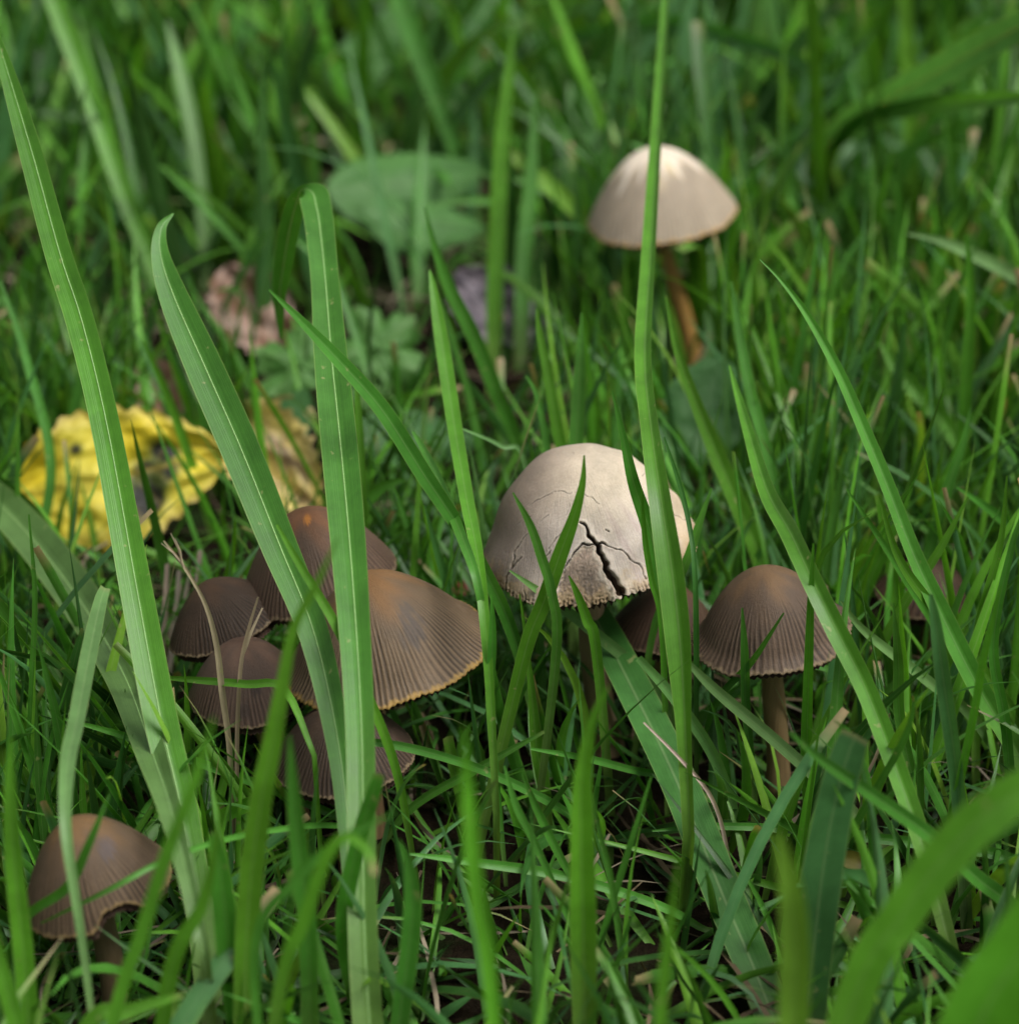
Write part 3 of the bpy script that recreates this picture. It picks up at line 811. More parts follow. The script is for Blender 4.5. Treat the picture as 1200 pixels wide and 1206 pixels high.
hero([(560, 150, 8), (640, 60, 14), (700, 38, 20), (780, 28, 25), (850, 40, 22), (930, 66, 14), (985, 95, 4)], zt=0.06, behind=True, col='deep', lit=1.3, label='dark blurred blade bowed in an arch beyond the tan mushroom')
hero([(580, 470, 14), (583, 330, 20), (590, 180, 19), (600, 80, 13), (605, 30, 3)], zt=0.085, behind=True, col='bright', lit=0.85)
hero([(612, 440, 16), (618, 300, 20), (626, 200, 16), (630, 110, 4)], zt=0.06, behind=True, col='mid')
hero([(640, 640, 8), (605, 510, 16), (588, 470, 18), (560, 400, 18), (530, 340, 15), (512, 290, 8), (500, 243, 2)], zt=0.075, behind=True, col='mid', lit=1.1)
hero([(735, 380, 8), (722, 312, 11), (690, 262, 12), (630, 217, 10), (565, 203, 3)], zt=0.035, behind=True, col='mid', lit=1.2)
hero([(700, 350, 6), (678, 293, 9), (630, 252, 10), (570, 236, 9), (505, 243, 3)], zt=0.03, behind=True, col='mid', lit=1.2)
hero([(432, 820, 9), (429, 650, 12), (424, 530, 12), (421, 470, 7), (420, 438, 2)], lean=0.01, behind=True, col='bright', lit=0.9)
hero([(424, 760, 6), (425, 640, 9), (430, 600, 12), (445, 578, 14), (462, 568, 10), (479, 565, 2)], lean=0.0, behind=True, col='mid', lit=1.2, label='small curled grass tip peeking from behind the folded blade')
hero([(545, 830, 6), (517, 710, 11), (500, 672, 11), (482, 622, 9), (464, 573, 2)], lean=0.012, behind=True, col='mid')
hero([(540, 860, 6), (530, 712, 10), (516, 655, 9), (500, 596, 2)], lean=0.012, behind=True, col='deep', lit=1.3)
hero([(676, 780, 12), (677, 560, 17), (680, 500, 18), (683, 430, 13), (685, 368, 2)], lean=0.012, behind=True, col='mid', lit=1.15)
hero([(676, 770, 10), (665, 560, 14), (655, 500, 14), (643, 430, 11), (636, 395, 8), (632, 364, 2)], lean=0.014, behind=True, col='bright', lit=0.9)
hero([(690, 790, 6), (650, 560, 9), (640, 500, 8), (630, 460, 5), (619, 442, 2)], lean=0.012, behind=True, col='mid')
hero([(590, 860, 6), (565, 700, 10), (545, 635, 13), (516, 565, 13), (498, 528, 8), (486, 508, 3)], lean=0.008, col='mid', lit=1.15)
hero([(640, 810, 5), (620, 555, 6), (590, 525, 5), (545, 505, 2)], lean=0.0, behind=True, col='pale')
hero([(80, 1440, 10), (137, 1190, 16), (167, 1100, 17), (196, 1008, 17), (225, 933, 14), (252, 845, 3)], lean=-0.006, col='bright', lit=1.4, label='blurred grass blade slanting across the tallest blade by the bitten mushroom')
hero([(285, 1330, 22), (288, 1200, 27), (290, 1120, 29), (296, 1030, 29), (308, 940, 27), (322, 870, 23), (334, 800, 16), (347, 738, 12), (372, 690, 9), (398, 633, 2)], lean=0.0, col='bright', lit=1.15, fold=0.3, label='smooth bright grass blade standing before the small purplish cap')
hero([(368, 1310, 18), (362, 1090, 23), (352, 1000, 22), (345, 930, 15), (341, 866, 3)], lean=-0.008, col='mid', lit=1.2)
hero([(292, 1310, 28), (282, 1200, 33), (270, 1120, 31), (261, 1040, 26), (254, 995, 17), (252, 980, 10)], lean=-0.004, col='mid', lit=1.35, dry=0.3, label='blunt wide grass blade with dry end beside the bitten mushroom')
hero([(462, 1310, 18), (471, 1200, 23), (479, 1140, 23), (486, 1070, 22), (482, 1020, 13), (470, 989, 2)], lean=-0.002, col='mid', lit=1.15)
hero([(290, 1440, 12), (330, 1165, 16), (358, 1085, 17), (384, 1012, 15), (404, 987, 12), (426, 994, 9), (438, 1012, 7), (441, 1030, 6)], lean=-0.012, col='bright', lit=1.4, dry=0.9, label='blurred arching grass blade with drooping brown tip below the clump')
hero([(430, 985, 6), (393, 960, 10), (315, 928, 11), (228, 896, 11), (150, 868, 9), (76, 847, 3)], lean=-0.012, col='mid', lit=1.3, label='long thin level blade running below the clump to the bitten mushroom')
hero([(370, 890, 6), (335, 812, 10), (290, 806, 10), (230, 801, 8), (177, 797, 2)], lean=-0.008, col='bright', lit=0.9, label='short level blade crossing the small purplish cap')
hero([(720, 1000, 6), (667, 957, 10), (600, 921, 11), (540, 897, 11), (467, 878, 11), (385, 869, 5)], lean=-0.01, col='mid')
hero([(440, 1010, 6), (487, 950, 10), (567, 903, 10), (641, 862, 4)], lean=-0.004, col='mid', dry=0.2)
hero([(596, 1040, 5), (585, 925, 8), (577, 825, 11), (580, 752, 10), (579, 700, 2)], lean=0.0, col='mid', lit=1.2)
hero([(648, 1000, 9), (640, 925, 16), (632, 880, 16), (626, 815, 9), (617, 735, 4), (612, 700, 2)], lean=0.0, col='bright', lit=0.9)
hero([(700, 1150, 4), (667, 1077, 7), (632, 998, 9), (607, 948, 9), (594, 902, 2)], lean=0.0, col='mid', lit=1.2)
hero([(720, 1110, 5), (667, 1023, 9), (634, 957, 10), (616, 912, 2)], lean=0.0, col='mid', lit=1.1)
hero([(850, 1110, 6), (783, 1070, 11), (667, 1033, 12), (567, 1017, 11), (482, 1006, 3)], lean=-0.004, col='mid', lit=1.2)
hero([(690, 1190, 6), (702, 1130, 8), (720, 1067, 8), (740, 1003, 8), (767, 915, 2)], lean=0.0, col='mid', lit=1.3)
hero([(880, 970, 6), (800, 921, 9), (740, 906, 9), (690, 893, 9), (625, 882, 3)], lean=-0.015, col='mid', lit=1.2)
hero([(742, 1200, 6), (720, 1040, 8), (705, 975, 6), (698, 935, 2)], lean=0.0, col='mid')
hero([(28, 990, 6), (34, 880, 8), (38, 790, 7), (41, 700, 6), (34, 606, 2)], lean=-0.004, behind=True, col='mid')
hero([(40, 960, 12), (58, 888, 15), (82, 800, 14), (97, 740, 4)], lean=-0.002, behind=True, col='deep', lit=1.3, dry=0.3)
hero([(720, 960, 10), (702, 765, 13), (692, 732, 13), (681, 702, 9), (670, 678, 2)], lean=-0.002, col='bright', lit=0.9)
hero([(745, 900, 6), (770, 740, 9), (797, 686, 11), (812, 652, 11), (823, 618, 9), (838, 575, 2)], lean=-0.003, col='mid', lit=1.2)
hero([(820, 920, 5), (820, 757, 7), (818, 670, 6), (812, 620, 6), (800, 570, 6), (782, 515, 2)], lean=-0.002, col='deep', lit=1.2)
hero([(1140, 1110, 14), (1128, 930, 18), (1112, 810, 19), (1102, 735, 14), (1096, 700, 5)], lean=0.0, col='blue', lit=1.1, label='greyish flat blade standing among thin grass below the weathered cap')
hero([(940, 1090, 6), (957, 1050, 8), (1000, 983, 9), (1034, 926, 9), (1067, 866, 8), (1079, 818, 2)], lean=-0.014, col='mid', lit=1.2)
hero([(1072, 830, 12), (1064, 760, 14), (1055, 700, 14), (1046, 640, 14), (1034, 582, 9)], lean=0.0, col='bright', lit=0.85, dry=0.15)
hero([(1200, 900, 8), (1170, 832, 11), (1120, 762, 12), (1080, 702, 11), (1040, 640, 8), (997, 576, 2)], lean=-0.006, col='mid', lit=1.3)
hero([(990, 830, 10), (1008, 725, 16), (1042, 645, 15), (1060, 610, 8), (1074, 575, 2)], lean=0.0, col='bright', lit=0.9)
hero([(962, 800, 8), (973, 670, 12), (984, 600, 11), (991, 560, 6), (994, 533, 2)], lean=0.006, behind=True, col='mid')
hero([(1255, 930, 10), (1180, 820, 14), (1110, 730, 14), (1060, 660, 10), (1035, 585, 2)], lean=-0.008, col='bright', lit=0.8)
hero([(955, 1010, 9), (950, 900, 14), (952, 800, 12), (955, 700, 8), (958, 640, 2)], lean=-0.004, col='bright', lit=0.8)
hero([(1100, 1010, 12), (1062, 860, 13), (1058, 780, 12), (1052, 710, 2)], lean=-0.004, col='mid')
hero([(490, 1030, 6), (466, 905, 11), (430, 812, 12), (395, 735, 12), (350, 660, 9), (326, 618, 3)], lean=-0.004, col='bright', lit=1.05, label='slim blade weaving between the hooked and folded blades over the clump')
hero([(5, 1150, 8), (29, 1083, 11), (79, 1046, 12), (104, 996, 10), (129, 935, 2)], lean=-0.012, col='mid', lit=1.2, label='slim blade leaning over the crown of the bitten mushroom')
hero([(430, 1010, 5), (400, 973, 7), (287, 984, 7), (200, 1011, 7), (125, 1050, 6), (48, 1088, 2)], lean=-0.03, col='mid', lit=1.3, label='thin level blade drooping across the rim of the bitten mushroom')
hero([(42, 1330, 20), (30, 1150, 24), (17, 1020, 22), (12, 930, 14), (13, 868, 3)], lean=0.0, col='bright', lit=1.1, label='broad bright blade standing upright close beside the bitten mushroom')
hero([(20, 1420, 14), (100, 1215, 20), (150, 1192, 18), (215, 1172, 6)], lean=0.0, col='bright', lit=1.1, dry=0.4)
hero([(60, 1420, 12), (25, 1230, 22), (-5, 1120, 18), (-25, 1000, 4)], lean=0.0, col='bright', lit=1.0)
hero([(170, 1400, 14), (200, 1150, 20), (240, 1060, 14), (262, 950, 3)], lean=-0.002, col='bright', lit=1.0)
hero([(330, 1420, 10), (300, 1130, 12), (345, 1040, 12), (410, 985, 10), (470, 955, 2)], lean=-0.004, col='mid', lit=1.3)
hero([(430, 1230, 16), (405, 1100, 20), (420, 1000, 20), (438, 940, 18), (447, 912, 13)], lean=-0.006, col='mid', lit=1.25, dry=0.35, label='blunt dry ended blade crossing the folded blade below the clump')
hero([(548, 970, 10), (538, 920, 13), (527, 868, 13)], lean=-0.002, col='bright', dry=0.3, label='short stubby cut blade just below the widest ribbed cap')
hero([(830, 900, 8), (760, 800, 13), (700, 745, 14), (640, 700, 10), (600, 672, 2)], lean=-0.012, col='pale', lit=1.0, behind=False)
hero([(880, 1010, 10), (845, 900, 14), (800, 830, 14), (752, 775, 9)], lean=-0.004, col='pale', lit=0.9)
hero([(1040, 900, 9), (1020, 820, 11), (985, 790, 12), (940, 782, 11), (890, 800, 9), (840, 840, 3)], lean=-0.010, col='mid', lit=1.3)
hero([(1215, 960, 10), (1150, 850, 13), (1090, 800, 13), (1020, 745, 10), (990, 708, 2)], lean=-0.004, col='pale', lit=0.95)
hero([(995, 900, 9), (1020, 800, 12), (1060, 720, 12), (1105, 650, 10), (1140, 585, 2)], lean=0.0, col='bright', lit=1.0)
hero([(1150, 940, 9), (1148, 820, 12), (1152, 740, 11), (1178, 640, 8), (1186, 560, 2)], lean=0.0, col='bright', lit=0.95)
hero([(1195, 1010, 10), (1185, 860, 13), (1170, 760, 12), (1190, 650, 8), (1205, 600, 2)], lean=0.0, col='mid', lit=1.2)
# blurred blades beyond
hero([(245, 480, 16), (190, 330, 22), (150, 235, 23), (110, 120, 24), (60, -10, 22), (45, -50, 8)], zt=0.085, behind=True, col='bright', lit=0.85, label='long blurred blade leaning far behind the tallest broad blade')
hero([(243, 340, 10), (235, 210, 17), (215, 100, 18), (198, 25, 6)], zt=0.06, behind=True, col='pale', lit=0.9, label='pale blurred blade far behind the hooked blade')
hero([(195, 270, 10), (165, 200, 14), (182, 150, 17), (110, 138, 13), (20, 128, 6)], zt=0.03, behind=True, col='pale', lit=0.7, label='blurred blade kinked level behind the tallest broad blade')
hero([(575, 290, 14), (525, 140, 22), (485, 40, 26), (455, -50, 16)], zt=0.075, behind=True, col='mid')
hero([(700, 170, 6), (645, 75, 12), (610, 28, 14), (570, -30, 9)], zt=0.05, behind=True, col='pale', lit=1.1, label='pale shiny blurred blade crossing the dark bowed one')
hero([(975, 330, 14), (962, 150, 17), (956, -20, 14)], zt=0.09, behind=True, col='bright', lit=0.8)
hero([(940, 380, 10), (925, 250, 12), (922, 150, 9), (924, 50, 3)], zt=0.07, behind=True, col='bright')
hero([(1078, 290, 16), (1070, 90, 19), (1064, -40, 15)], zt=0.08, behind=True, col='yel', lit=1.1)
hero([(985, 240, 8), (992, 110, 11), (998, 30, 8), (996, 5, 5)], zt=0.06, behind=True, col='mid', dry=0.8)
hero([(1160, 460, 14), (1172, 290, 15), (1195, 150, 14), (1215, 40, 6)], zt=0.07, behind=True, col='bright', lit=0.9)
hero([(1200, 660, 12), (1125, 515, 20), (1062, 442, 17), (1036, 403, 3)], zt=0.04, behind=True, col='bright', lit=0.85)
hero([(1128, 640, 14), (1137, 470, 15), (1143, 350, 11), (1138, 275, 3)], zt=0.07, behind=True, col='bright', lit=0.85)
hero([(1040, 600, 16), (1053, 480, 17), (1066, 380, 6)], zt=0.05, behind=True, col='blue')
hero([(840, 560, 10), (870, 520, 16), (915, 460, 16), (945, 380, 12), (962, 300, 3)], zt=0.06, behind=True, col='bright', lit=0.9)
hero([(900, 640, 8), (930, 480, 10), (950, 370, 8), (965, 260, 2)], zt=0.07, behind=True, col='mid', lit=1.2)
hero([(1110, 420, 14), (1160, 378, 18), (1230, 345, 14)], zt=0.045, behind=True, col='mid', lit=1.2)
hero([(470, 560, 8), (400, 340, 10), (360, 290, 8), (330, 270, 3)], zt=0.045, behind=True, col='mid')
hero([(60, 600, 10), (95, 450, 13), (100, 380, 8), (88, 340, 3)], zt=0.05, behind=True, col='mid', lit=1.2)
hero([(255, 640, 10), (225, 545, 12), (195, 460, 10), (168, 402, 3)], zt=0.05, behind=True, col='bright')
hero([(20, 720, 10), (60, 560, 12), (30, 420, 10), (0, 330, 3)], zt=0.06, behind=True, col='mid')
hero([(180, 700, 9), (140, 600, 12), (110, 480, 12), (108, 400, 3)], zt=0.05, behind=True, col='mid')
# dry stalks
STR = dict(col='straw', fold=0.5, rib=0.0, name='dry_stalk', cat='dry stalk')
hero([(279, 1010, 7), (270, 880, 7), (262, 820, 8), (255, 760, 7), (243, 715, 5), (226, 682, 4), (210, 658, 4), (193, 637, 2)], lean=-0.004, label='bent dry stalk with frayed tip leaning over the dark flat cap', **STR)
stalk = HEROES[-1]
for (q0, q1) in (((216, 668), (201, 628)), ((212, 661), (190, 640)), ((214, 664), (206, 634))):
    yy = stalk.location.y - 0.012
    A_, B_ = (np.array(at_y(q[0], q[1], float(np.interp(q[1], (630, 1010), (stalk.location.y - 0.004, stalk.location.y)))) [0]) for q in (q0, q1))
    Vf, Ff = tube_data(np.array([A_, (A_ + B_) / 2 + np.array((0.0003, 0, 0)), B_]), np.array([0.00022, 0.00016, 0.00006]), 6)
    link(bpy.data.objects.new('frayed_fibre', make_mesh('frayed_fibre', Vf - np.array(stalk.location), Ff, M_STEM, np.tile([0.34, 0.27, 0.18, 1], (len(Vf), 1)))), stalk)
hero([(279, 1010, 5), (279, 900, 5), (280, 840, 5), (284, 780, 5), (293, 740, 4), (304, 703, 2)], lean=-0.004, label='straight pale straw standing before the small purplish cap', **STR)
hero([(279, 960, 4), (282, 800, 4), (292, 755, 4), (309, 716, 2)], lean=-0.006, label='second thinner straw crossing the small purplish cap', **STR)
for i, (a, b) in enumerate([((186, 800), (197, 664)), ((198, 800), (211, 672)), ((206, 775), (222, 668)), ((220, 770), (236, 648)), ((190, 790), (212, 690))]):
    hero([(a[0], a[1], 6), ((a[0] + b[0]) / 2 + 2, (a[1] + b[1]) / 2, 7), (b[0], b[1], 5)], lean=0.002, behind=True, label='upright broken grey straw stub beside the dark flat cap', **{**STR, 'col': 'grey'})
hero([(868, 1070, 4), (858, 1012, 5), (848, 965, 5), (832, 930, 5), (800, 893, 4), (758, 851, 2)], lean=-0.005, label='curved whitish dry stalk resting on the widest dark blade', **{**STR, 'col': (0.5, 0.42, 0.34)})
hero([(985, 1010, 5), (1000, 950, 5), (1030, 895, 4), (1048, 840, 2)], lean=0.0, label='thin brown stalk behind the torn bluish blade', **STR)
hero([(800, 470, 5), (815, 440, 5), (838, 392, 3)], lean=0.0, behind=True, label='short tan stalk leaning behind the cream mushroom', **STR)

# ------------------------------------------------------------------ fallen leaves and broad leaves
def leaf(name, label, cat, u, v, z, Lpx, Wpx, ang, tau, curl, cup, shape, colour, mat, seed, jag=0.05, nl=46, nw=25, petiole=0.0, wav=0.028, group=None, yaw=0.0):
    c, d = at_z(u, v, z)
    L, Wd = Lpx * d / FPX, Wpx * d / FPX
    t = np.linspace(0, 1, nl); x = np.linspace(-1, 1, nw)
    ex = Vector((math.cos(yaw), math.sin(yaw), 0)); up = Vector((-math.sin(tau) * math.sin(yaw), math.sin(tau) * math.cos(yaw), math.cos(tau)))
    nn = ex.cross(up); nn = nn if nn.y < 0 else -nn
    ca, sa = math.cos(ang), math.sin(ang)
    ax, ay = np.array(ex * ca + up * sa), np.array(-ex * sa + up * ca)
    nn = np.array(nn)
    V, cols = [], []
    for i, tt in enumerate(t):
        hw = shape(tt)
        for xx in x:
            e = 1 + jag * (abs(xx) ** 4) * (mnoise.noise(Vector((tt * 17, 3 * np.sign(xx), seed))) + 0.6 * math.sin(tt * 70))
            px = (tt - 0.5) * L; py = xx * hw * Wd / 2 * e
            lat = abs(math.sin((tt * 9 - abs(xx) * 1.6) * math.pi))
            h = curl * L * (tt - 0.45) ** 2 + cup * Wd * hw * xx * xx + wav * Wd * fbm((tt * 4, xx * 2 + 5, seed), 3) - 0.006 * L * math.exp(-(xx / 0.06) ** 2) - 0.004 * L * (1 - lat) ** 6
            V.append(np.array(c) + ax * px + ay * py + nn * h)
            vein = max(math.exp(-(xx / 0.045) ** 2), 0.55 * (1 - lat) ** 5)
            cols.append((*colour(tt, xx, vein, seed), 1.0))
    V = np.array(V)
    zmin = V[:, 2].min()
    if zmin < 0.0003: V[:, 2] = np.where(V[:, 2] < 0.0003, 0.0003, V[:, 2])
    base = np.array((c.x, c.y, 0.0))
    top = empty(name, base)
    tag(top, label, cat, group)
    link(bpy.data.objects.new('leaf_blade', make_mesh('leaf_blade', V - base, grid_faces(nl, nw), mat, cols)), top)
    if petiole:
        p0 = V[nw // 2]
        g = np.array((p0[0] + petiole * 0.4, p0[1] + 0.004, -0.002))
        m = (p0 + g) / 2 + np.array((0.001, -0.002, 0.002))
        Vp, Fp = tube_data(catmull(np.array([g, m, p0]), 10), 0.0007, 8)
        link(bpy.data.objects.new('leaf_stalk', make_mesh('leaf_stalk', Vp - base, Fp, M_STEM, np.tile([*colour(0.1, 0.3, 0.5, seed), 1.0], (len(Vp), 1)))), top)
    return top

def oval(p=0.75, q=0.8): return lambda t: max(0.02, (math.sin(math.pi * min(1, max(0, t)) ** p)) ** q)
def lerp(a, b, f): return tuple(x + (y - x) * f for x, y in zip(a, b))
def c_yellow(t, x, vein, s):
    n = fbm((t * 3.2, x * 1.7, s), 4)
    c = lerp((0.64, 0.50, 0.018), (0.58, 0.50, 0.05), max(0, min(1, 0.5 + n)))
    edge = max(abs(x) ** 6, (2 * abs(t - 0.5)) ** 8)
    c = lerp(c, (0.20, 0.13, 0.05), min(1, 0.7 * edge * (0.6 + n)) if edge > 0.2 else 0)
    for (bt, bx, br) in ((0.66, -0.15, 0.13), (0.60, -0.50, 0.12), (0.72, 0.28, 0.07), (0.33, 0.5, 0.04)):
        d = math.hypot(t - bt, (x - bx) * 0.36) / br + 0.45 * n
        c = lerp(c, (0.10, 0.15, 0.015), max(0, min(1, (1.35 - d) * 1.4)) * 0.75)
        c = lerp(c, (0.012, 0.012, 0.008), max(0, min(1, (0.95 - d) * 2.5)))
    return lerp(c, (0.62, 0.48, 0.08), 0.35 * vein)
def c_straw(t, x, vein, s):
    n = fbm((t * 4, x * 2, s), 4)
    c = lerp((0.60, 0.48, 0.12), (0.48, 0.37, 0.17), max(0, min(1, 0.5 + n)))
    if n > 0.32: c = lerp(c, (0.15, 0.10, 0.05), min(1, (n - 0.32) * 4))
    return lerp(c, (0.5, 0.4, 0.2), 0.4 * vein)
def c_brown(t, x, vein, s):
    n = fbm((t * 5, x * 2.5, s), 4)
    c = lerp((0.20, 0.10, 0.055), (0.38, 0.27, 0.22), max(0, min(1, 0.5 + n * 1.1)))
    return lerp(c, (0.42, 0.34, 0.28), 0.5 * vein)
def c_slate(t, x, vein, s):
    n = fbm((t * 5, x * 2.5, s), 4)
    return lerp(lerp((0.09, 0.08, 0.10), (0.23, 0.19, 0.22), max(0, min(1, 0.5 + n))), (0.25, 0.2, 0.2), 0.4 * vein)
def c_green(t, x, vein, s):
    n = fbm((t * 3, x * 2, s), 3)
    c = lerp((0.045, 0.150, 0.025), (0.065, 0.19, 0.035), max(0, min(1, 0.5 + n)))
    return lerp(c, (0.13, 0.23, 0.09), 0.5 * vein)
def c_dull(t, x, vein, s):
    return lerp(c_green(t, x, vein, s), (0.04, 0.12, 0.04), 0.5)

FL = 'fallen leaves'
leaf('fallen_leaf', 'bright yellow fallen leaf with black spots lying in the grass', 'leaf', 140, 560, 0.017, 255, 165, R_(12), R_(32), -0.12, 0.10, oval(0.8, 0.6), c_yellow, M_DEAD, 1.3, jag=0.10, nl=90, nw=45, wav=0.09, group=FL)
leaf('fallen_leaf', 'straw coloured crinkled fallen leaf behind the mushroom clump', 'leaf', 326, 545, 0.010, 170, 105, R_(-50), R_(35), 0.35, 0.25, oval(), c_straw, M_DEAD, 2.1, jag=0.12, wav=0.16, group=FL)
leaf('fallen_leaf', 'small curled brown leaf standing above the yellow leaf', 'leaf', 192, 468, 0.012, 100, 66, R_(-68), R_(25), 0.5, 0.5, oval(), c_brown, M_DEAD, 3.7, jag=0.1, wav=0.15, group=FL)
leaf('fallen_leaf', 'mottled brown leaf lying by the lobed green leaf', 'leaf', 305, 378, 0.010, 150, 90, R_(-60), R_(40), 0.4, 0.3, oval(), c_brown, M_DEAD, 5.2, jag=0.1, wav=0.18, group=FL)
leaf('fallen_leaf', 'slate grey decaying leaf lying among blades behind the cream mushroom', 'leaf', 592, 372, 0.008, 150, 90, R_(-35), R_(45), 0.4, 0.25, oval(), c_slate, M_DEAD, 6.4, jag=0.1, wav=0.2, group=FL)
leaf('fallen_leaf', 'tiny reddish leaf scrap wedged beside the cream mushroom', 'leaf', 552, 692, 0.006, 42, 16, R_(8), R_(40), 0.3, 0.2, oval(), lambda t, x, v, s: (0.22, 0.03, 0.03), M_DEAD, 7.7, nl=14, nw=7, group=FL)
leaf('fallen_leaf', 'small scorched leaf scrap, brown and yellow, beside torn bluish blade', 'leaf', 1012, 1015, 0.010, 62, 22, R_(-14), R_(30), 0.2, 0.2, oval(), lambda t, x, v, s: lerp((0.22, 0.2, 0.03), (0.03, 0.02, 0.01), sm(0.35, 0.7, t)), M_DEAD, 8.8, nl=18, nw=9, group=FL)
leaf('fallen_leaf', 'pale tan leaf scrap lying in grass in front of the tan mushroom', 'leaf', 728, 412, 0.006, 60, 40, R_(60), R_(40), 0.4, 0.3, oval(), c_straw, M_DEAD, 9.1, nl=18, nw=9, group=FL)

BL = 'broad green leaves between the grass'
leaf('broad_leaf', 'large dull oval leaf lying flat behind the folded blade', 'leaf', 478, 215, 0.02, 190, 105, R_(8), R_(52), 0.2, -0.12, oval(), c_green, M_LEAF, 1.1, petiole=0.01, group=BL)
leaf('broad_leaf', 'second oval leaf tucked below the large dull one', 'leaf', 500, 262, 0.016, 150, 76, R_(-12), R_(55), 0.2, -0.12, oval(), c_green, M_LEAF, 1.9, petiole=0.01, group=BL)
leaf('broad_leaf', 'pointed triangular green leaf slanting up far behind the folded blade', 'leaf', 440, 55, 0.03, 170, 90, R_(48), R_(30), 0.1, -0.1, lambda t: max(0.02, min(1, t * 4) * (1 - t) ** 0.7), c_green, M_LEAF, 2.9, petiole=0.01, group=BL)
leaf('broad_leaf', 'rounded smooth leaf half hidden by slanting blades near the foot of tan mushroom', 'leaf', 832, 482, 0.022, 130, 105, R_(75), R_(30), 0.15, -0.1, oval(0.9, 0.6), c_dull, M_LEAF, 3.3, petiole=0.008, group=BL)
leaf('broad_leaf', 'dark blurred leaf spread directly behind the tan mushroom', 'leaf', 885, 222, 0.018, 150, 70, R_(4), R_(50), 0.2, -0.1, oval(), c_dull, M_LEAF, 4.1, petiole=0.008, group=BL)
leaf('broad_leaf', 'dull green leaf lying low behind the curled grass tip', 'leaf', 490, 515, 0.010, 150, 76, R_(-8), R_(50), 0.2, -0.1, oval(), c_dull, M_LEAF, 4.7, petiole=0.006, group=BL)
leaf('broad_leaf', 'greyish leaf under the level blurred blades beyond tan mushroom', 'leaf', 1040, 190, 0.018, 130, 80, R_(-20), R_(50), 0.2, -0.1, oval(), c_dull, M_LEAF, 5.9, petiole=0.006, group=BL)
leaf('broad_leaf', 'small bluish leaf showing between straw coloured leaf and folded blade', 'leaf', 345, 488, 0.016, 70, 52, R_(62), R_(25), 0.2, -0.1, oval(), c_dull, M_LEAF, 6.3, petiole=0.006, group=BL)

def lobed(label, u, v, z, Rpx, tau, ang, seed):
    c, d = at_z(u, v, z)
    Rw = Rpx * d / FPX
    nt, nr = 120, 14
    up = np.array((0, math.sin(tau), math.cos(tau))); ex = np.array((1, 0, 0)); nn = np.array((0, -math.cos(tau), math.sin(tau)))
    V, cols = [], []
    for i in range(nr):
        f = (i + 0.02) / (nr - 1)
        for j in range(nt):
            th = 2 * math.pi * j / nt
            a = th - ang
            lobe = 0.62 + 0.30 * abs(math.cos(2.5 * a)) ** 0.7 + 0.06 * math.cos(15 * a) - 0.45 * math.exp(-((((a + math.pi) % (2 * math.pi)) - math.pi) / 0.28) ** 2 * 1) * (1 if True else 0)
            r = Rw * lobe * f
            h = 0.22 * Rw * f * f * math.cos(5 * a) * 0.5 + 0.1 * Rw * fbm((f * 2, th, seed), 2) - 0.15 * Rw * f * f
            V.append(np.array(c) + ex * r * math.cos(th) + up * r * math.sin(th) + nn * h)
            vein = math.exp(-((abs(math.sin(2.5 * a))) / 0.09) ** 2)
            cols.append((*lerp((0.06, 0.17, 0.028), (0.13, 0.26, 0.07), 0.6 * vein + 0.25 * fbm((f * 3, th * 2, seed), 2)), 1))
    base = np.array((c.x, c.y, 0.0)); V = np.array(V); V[:, 2] = np.maximum(V[:, 2], 0.0005)
    top = empty('lobed_leaf', base); tag(top, label, 'leaf', BL)
    link(bpy.data.objects.new('leaf_blade', make_mesh('leaf_blade', V - base, grid_faces(nr, nt, True), M_LEAF, cols)), top)
    g = np.array((c.x + 0.004, c.y + 0.006, -0.002)); p0 = np.array(c)
    Vp, Fp = tube_data(catmull(np.array([g, (g + p0) / 2 + np.array((0, 0.002, 0.001)), p0]), 10), 0.0006, 8)
    link(bpy.data.objects.new('leaf_stalk', make_mesh('leaf_stalk', Vp - base, Fp, M_STEM, np.tile([0.1, 0.17, 0.05, 1], (len(Vp), 1)))), top)

lobed('lobed green leaf with toothed edge just behind the folded blade', 445, 412, 0.018, 62, R_(38), R_(-100), 1.0)
lobed('lobed green leaf in front of the mottled brown leaf', 352, 432, 0.020, 60, R_(45), R_(-60), 2.0)
lobed('small lobed leaf low down below the larger lobed leaf', 418, 455, 0.010, 40, R_(50), R_(-80), 3.0)

